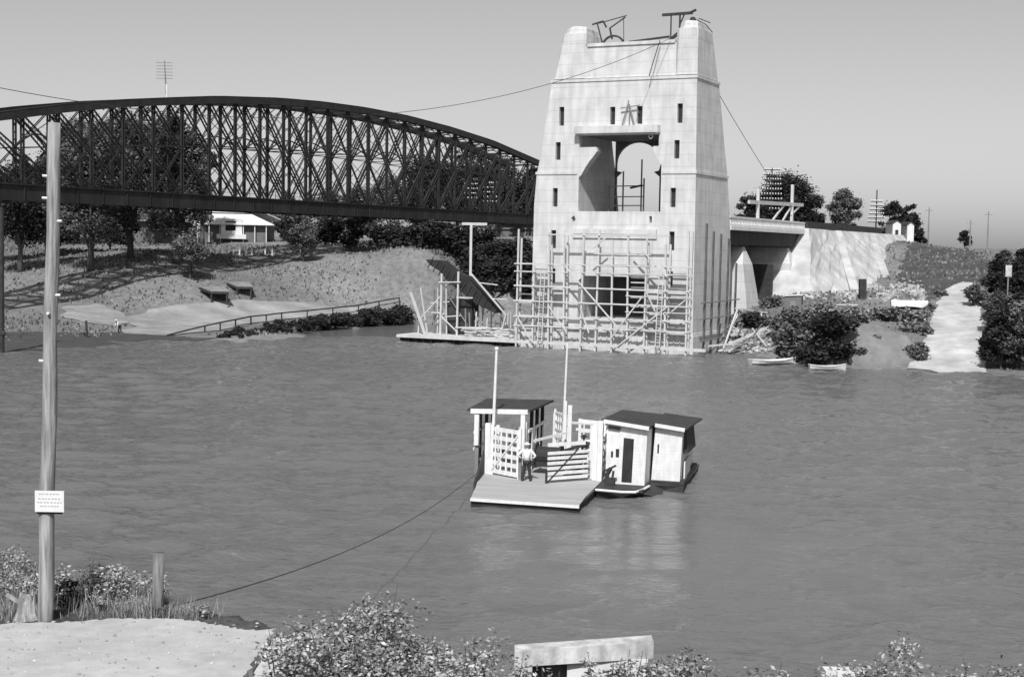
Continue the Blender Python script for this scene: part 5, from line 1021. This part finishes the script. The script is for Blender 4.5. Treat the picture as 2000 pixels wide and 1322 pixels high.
# near shrubs
GN = 'leafy weeds on the near bank'
def nsh(px, pt, Y, wpx, label, n=2600, leaf=.055, kind='leaf_near', clumps=14, zb=None):
    n = int(n*.72); leaf *= .82; clumps = int(clumps*1.7)
    q = aty(px, pt, Y); zb = nz(q.x, Y) if zb is None else zb; return shrub('leafy_shrub', (q.x, Y, zb), q.z-zb+.1, wpx*Y/FPX, label, kind, n=n, leaf=leaf, group=GN, clumps=clumps, depth=wpx*Y/FPX*.6)
for a in ((725, 1150, 25.4, 190, 'tallest leafy shrub at the bottom, left of centre', 5200), (640, 1185, 25.0, 170, 'broad leafy shrub just right of the terrace end', 4200), (835, 1195, 25.2, 190, 'broad leafy shrub between the tallest shrub and the white block', 4800), (900, 1225, 24.6, 180, 'low leafy shrub left of the white block', 3600),
          (600, 1245, 24.2, 130, 'low leafy shrub against the terrace end', 2600), (780, 1265, 23.6, 220, 'low leafy shrub along the bottom edge left of centre', 4000), (985, 1262, 24.2, 110, 'small leafy shrub touching the left end of the white block', 1800), (1190, 1262, 24.0, 120, 'leafy weed growing over the front of the white block', 1500),
          (1300, 1262, 24.4, 130, 'leafy shrub at the right end of the white block', 2400), (1385, 1258, 24.6, 140, 'dark leafy shrub right of the white block', 3000), (1490, 1282, 24.2, 160, 'low leafy shrub in the middle of the right bottom edge', 2600), (1725, 1206, 24.8, 150, 'tall leafy shrub above the white marker stone', 3400), (1770, 1255, 24.3, 190, 'broad leafy shrub right of the white marker stone', 3800), (1900, 1275, 24.3, 170, 'low leafy shrub near the bottom right corner', 2600), (1980, 1262, 24.6, 120, 'leafy shrub in the bottom right corner', 2200), (1595, 1290, 24.0, 90, 'small leafy shrub left of the white marker stone', 1400), (1060, 1300, 23.6, 90, 'small leafy weed below the coping of the white block', 900)):
    nsh(a[0], a[1], a[2], a[3], a[4], a[5])
for a in ((40, 1120, 28.6, 190, 'pale weeds left of the pole foot', 2600), (180, 1108, 28.6, 170, 'pale weeds right of the pole foot', 2600), (262, 1120, 28.4, 130, 'pale weeds between the pole and the stump', 1800), (235, 1175, 27.9, 110, 'low pale weeds at the terrace edge left of the stump', 1300), (375, 1190, 27.6, 80, 'low weeds right of the stump', 700), (12, 1080, 29.5, 140, 'tall pale weeds in the left corner behind the pole', 1600)):
    nsh(a[0], a[1], a[2], a[3], a[4], a[5], kind='weed_near', leaf=.045)
for a in ((1080, 1268, 24.7, 90, 'sprigs of weed over the coping of the white block', 350), (1215, 1250, 24.75, 110, 'sprigs of weed over the middle of the white block', 420), (1330, 1240, 25.6, 90, 'pale weeds behind the right end of the white block', 900)):
    nsh(a[0], a[1], a[2], a[3], a[4], a[5])
r = random.Random(12); pts = []
for i in range(260): x = r.uniform(-11, -4.6); y = r.uniform(22.5, 26.6); pts.append((x, y, 4.12))
rocks('terrace_pebbles', pts, 'rock', 'small loose pebbles scattered on the gravel terrace', .012, .035, 4)
for px, pt, wp, lab in ((1035, 1270, 80, 'leafy weed in front of the left end of the white block'), (1150, 1272, 80, 'leafy weed in front of the white block just left of its middle'), (1235, 1268, 90, 'leafy weed in front of the white block just right of its middle'), (1290, 1248, 70, 'leafy weed hiding the right corner of the white block')):
    nsh(px, pt, 24.4, wp, lab, 650, clumps=9)
r = random.Random(77)
for k, (px, pt, wp, lab) in enumerate(((560, 1215, 150, 'broad weedy bush beside the rough wall'), (700, 1225, 240, 'weedy bush in front of the tallest leafy shrub'), (870, 1250, 220, 'weedy bush in front of the shrubs left of the block'), (950, 1290, 160, 'low weeds at the bottom left of the white block'), (1420, 1290, 240, 'broad low weeds right of the white block'), (1560, 1300, 220, 'broad low weeds left of the marker stone'), (1720, 1285, 240, 'broad low weeds below the tall shrub by the marker stone'), (1850, 1290, 260, 'broad low weeds between the stone and the corner'), (1960, 1296, 220, 'broad low weeds in the bottom right corner'), (1250, 1296, 150, 'low weeds at the front right of the white block'), (1660, 1218, 60, 'slender weed stem rising above the marker stone'), (1790, 1215, 70, 'slender weed right of the tall shrub by the marker stone'), (1905, 1238, 60, 'slender weed standing alone near the right corner'), (560, 1180, 60, 'slender weed at the left of the leafy shrubs'), (930, 1205, 70, 'slender weed at the right of the leafy shrubs'))):
    nsh(px, pt, 23.4+.06*k, wp, lab, 3000 if wp > 100 else 260, kind='leaf_near' if k % 2 else 'weed_near', clumps=18 if wp > 100 else 7)
q = aty(62, 1190, 27.3); r = random.Random(6); rt_ = root('broken_stump', (q.x, 27.05, 4.0), 0, 'pale splintered tree stump at the left of the pole foot', 'stump')
N_ = 16; rings = []
for k, (z, rad) in enumerate(((-.3, .3), (0, .26), (.15, .2), (.32, .17), (.46, .15))):
    rings.append([(rad*(1+.18*math.sin(j*2.1)+r.uniform(-.06, .06))*math.cos(2*PI*j/N_), rad*(1+.18*math.cos(j*1.7))*math.sin(2*PI*j/N_), z+(r.uniform(-.1, .1) if k == 4 else 0)) for j in range(N_)])
MB().loft(rings).build('trunk', 'pole', rt_)
MB().beam((-.1, 0, .3), (-.38, -.05, .5), .07).build('broken_limb', 'pole', rt_)
for a in ((128, 1128, 28.2, 50, 'small dark bush at the right of the pole foot', 900), (205, 1095, 29.5, 40, 'thin seedling rising behind the grass right of the pole', 120)):
    nsh(a[0], a[1], a[2], a[3], a[4], a[5], kind='leaf_dark' if a[5] > 500 else 'leaf_mid', clumps=6, leaf=.05)
# flowers as pale dots belong to the weeds
# grass: blades nobody could count
rg2 = np.random.RandomState(3)
def blades(n, xr, yr, hr, dens=None, wd=.008):
    out = []
    for i in range(n):
        x = rg2.uniform(*xr); y = rg2.uniform(*yr)
        if dens and rg2.rand() > dens(x, y): continue
        z = nz(x, y)-.03; h = rg2.uniform(*hr); a = rg2.uniform(0, 2*PI); lx, ly = rg2.normal(0, .25, 2)*h; c, s = math.cos(a)*wd, math.sin(a)*wd
        out += [(x-c, y-s, z), (x+c, y+s, z), (x+c*.3+lx, y+s*.3+ly, z+h), (x-c*.3+lx, y-s*.3+ly, z+h)]
    return out
V = blades(13000, (-13, -5.6), (27.0, 31.5), (.08, .5), lambda x, y: (.25+.75*(math.sin(x*2.3)*.5+.5))*(1 if x < -7.3 else .6) if not (-8.9 < x < -7.6 and y < 27.7) else .15)
V += blades(14000, (-4.0, 9.5), (22.5, 27.5), (.15, .6), lambda x, y: .7)
V += blades(2600, (-7.6, -6.0), (27.2, 28.0), (.08, .3))
o = mesh_quads('bank_grass', np.array(V), 'grassblade'); tag(o, 'dry grass and weeds along the near bank', 'grass', kind='stuff')

# rough grass tufts over the far slopes: nobody could count them
rt = np.random.RandomState(21); n_ = 52000
X = np.concatenate([rt.uniform(-95, -2, int(n_*.62)), rt.uniform(20, 78, int(n_*.38))]); Y = np.concatenate([rt.uniform(150, 262, int(n_*.62)), rt.uniform(134, 262, int(n_*.38))])
Z = terr(X, Y); pat = np.sin(X*.21+2*np.sin(Y*.13))+np.sin(Y*.33+X*.17)+rt.normal(size=n_)*.8
ok = (Z > .25) & (pat > -.1)
for nm in ('ferry_track', 'sandy_beach', 'sandy_flat'):
    bb = bpy.data.objects[nm].data; cc = np.empty(len(bb.vertices)*3); bb.vertices.foreach_get('co', cc); cc = cc.reshape(-1, 3)[:, :2]
    cell = set(map(tuple, np.round(cc/1.0).astype(int).tolist())); ok &= ~np.array([(int(round(a)), int(round(b))) in cell for a, b in zip(X, Y)])
X, Y, Z = X[ok], Y[ok], Z[ok]; k = len(X); H_ = rt.uniform(.12, .42, k); A_ = rt.uniform(0, PI, k); W_ = rt.uniform(.08, .26, k); V = np.empty((k, 4, 3)); c_2, s_2 = np.cos(A_)*W_, np.sin(A_)*W_
V[:, 0] = np.stack([X-c_2, Y-s_2, Z-.05], -1); V[:, 1] = np.stack([X+c_2, Y+s_2, Z-.05], -1); V[:, 2] = np.stack([X+c_2*.5, Y+s_2*.5, Z+H_], -1); V[:, 3] = np.stack([X-c_2*.6, Y-s_2*.6, Z+H_*.8], -1)
tag(mesh_quads('slope_grass', V.reshape(-1, 3), mat('tufty_grass', .11, .24, .2, .9, island=.6, spec=.1)), 'rough tufty grass over the far slopes', 'grass', kind='stuff')
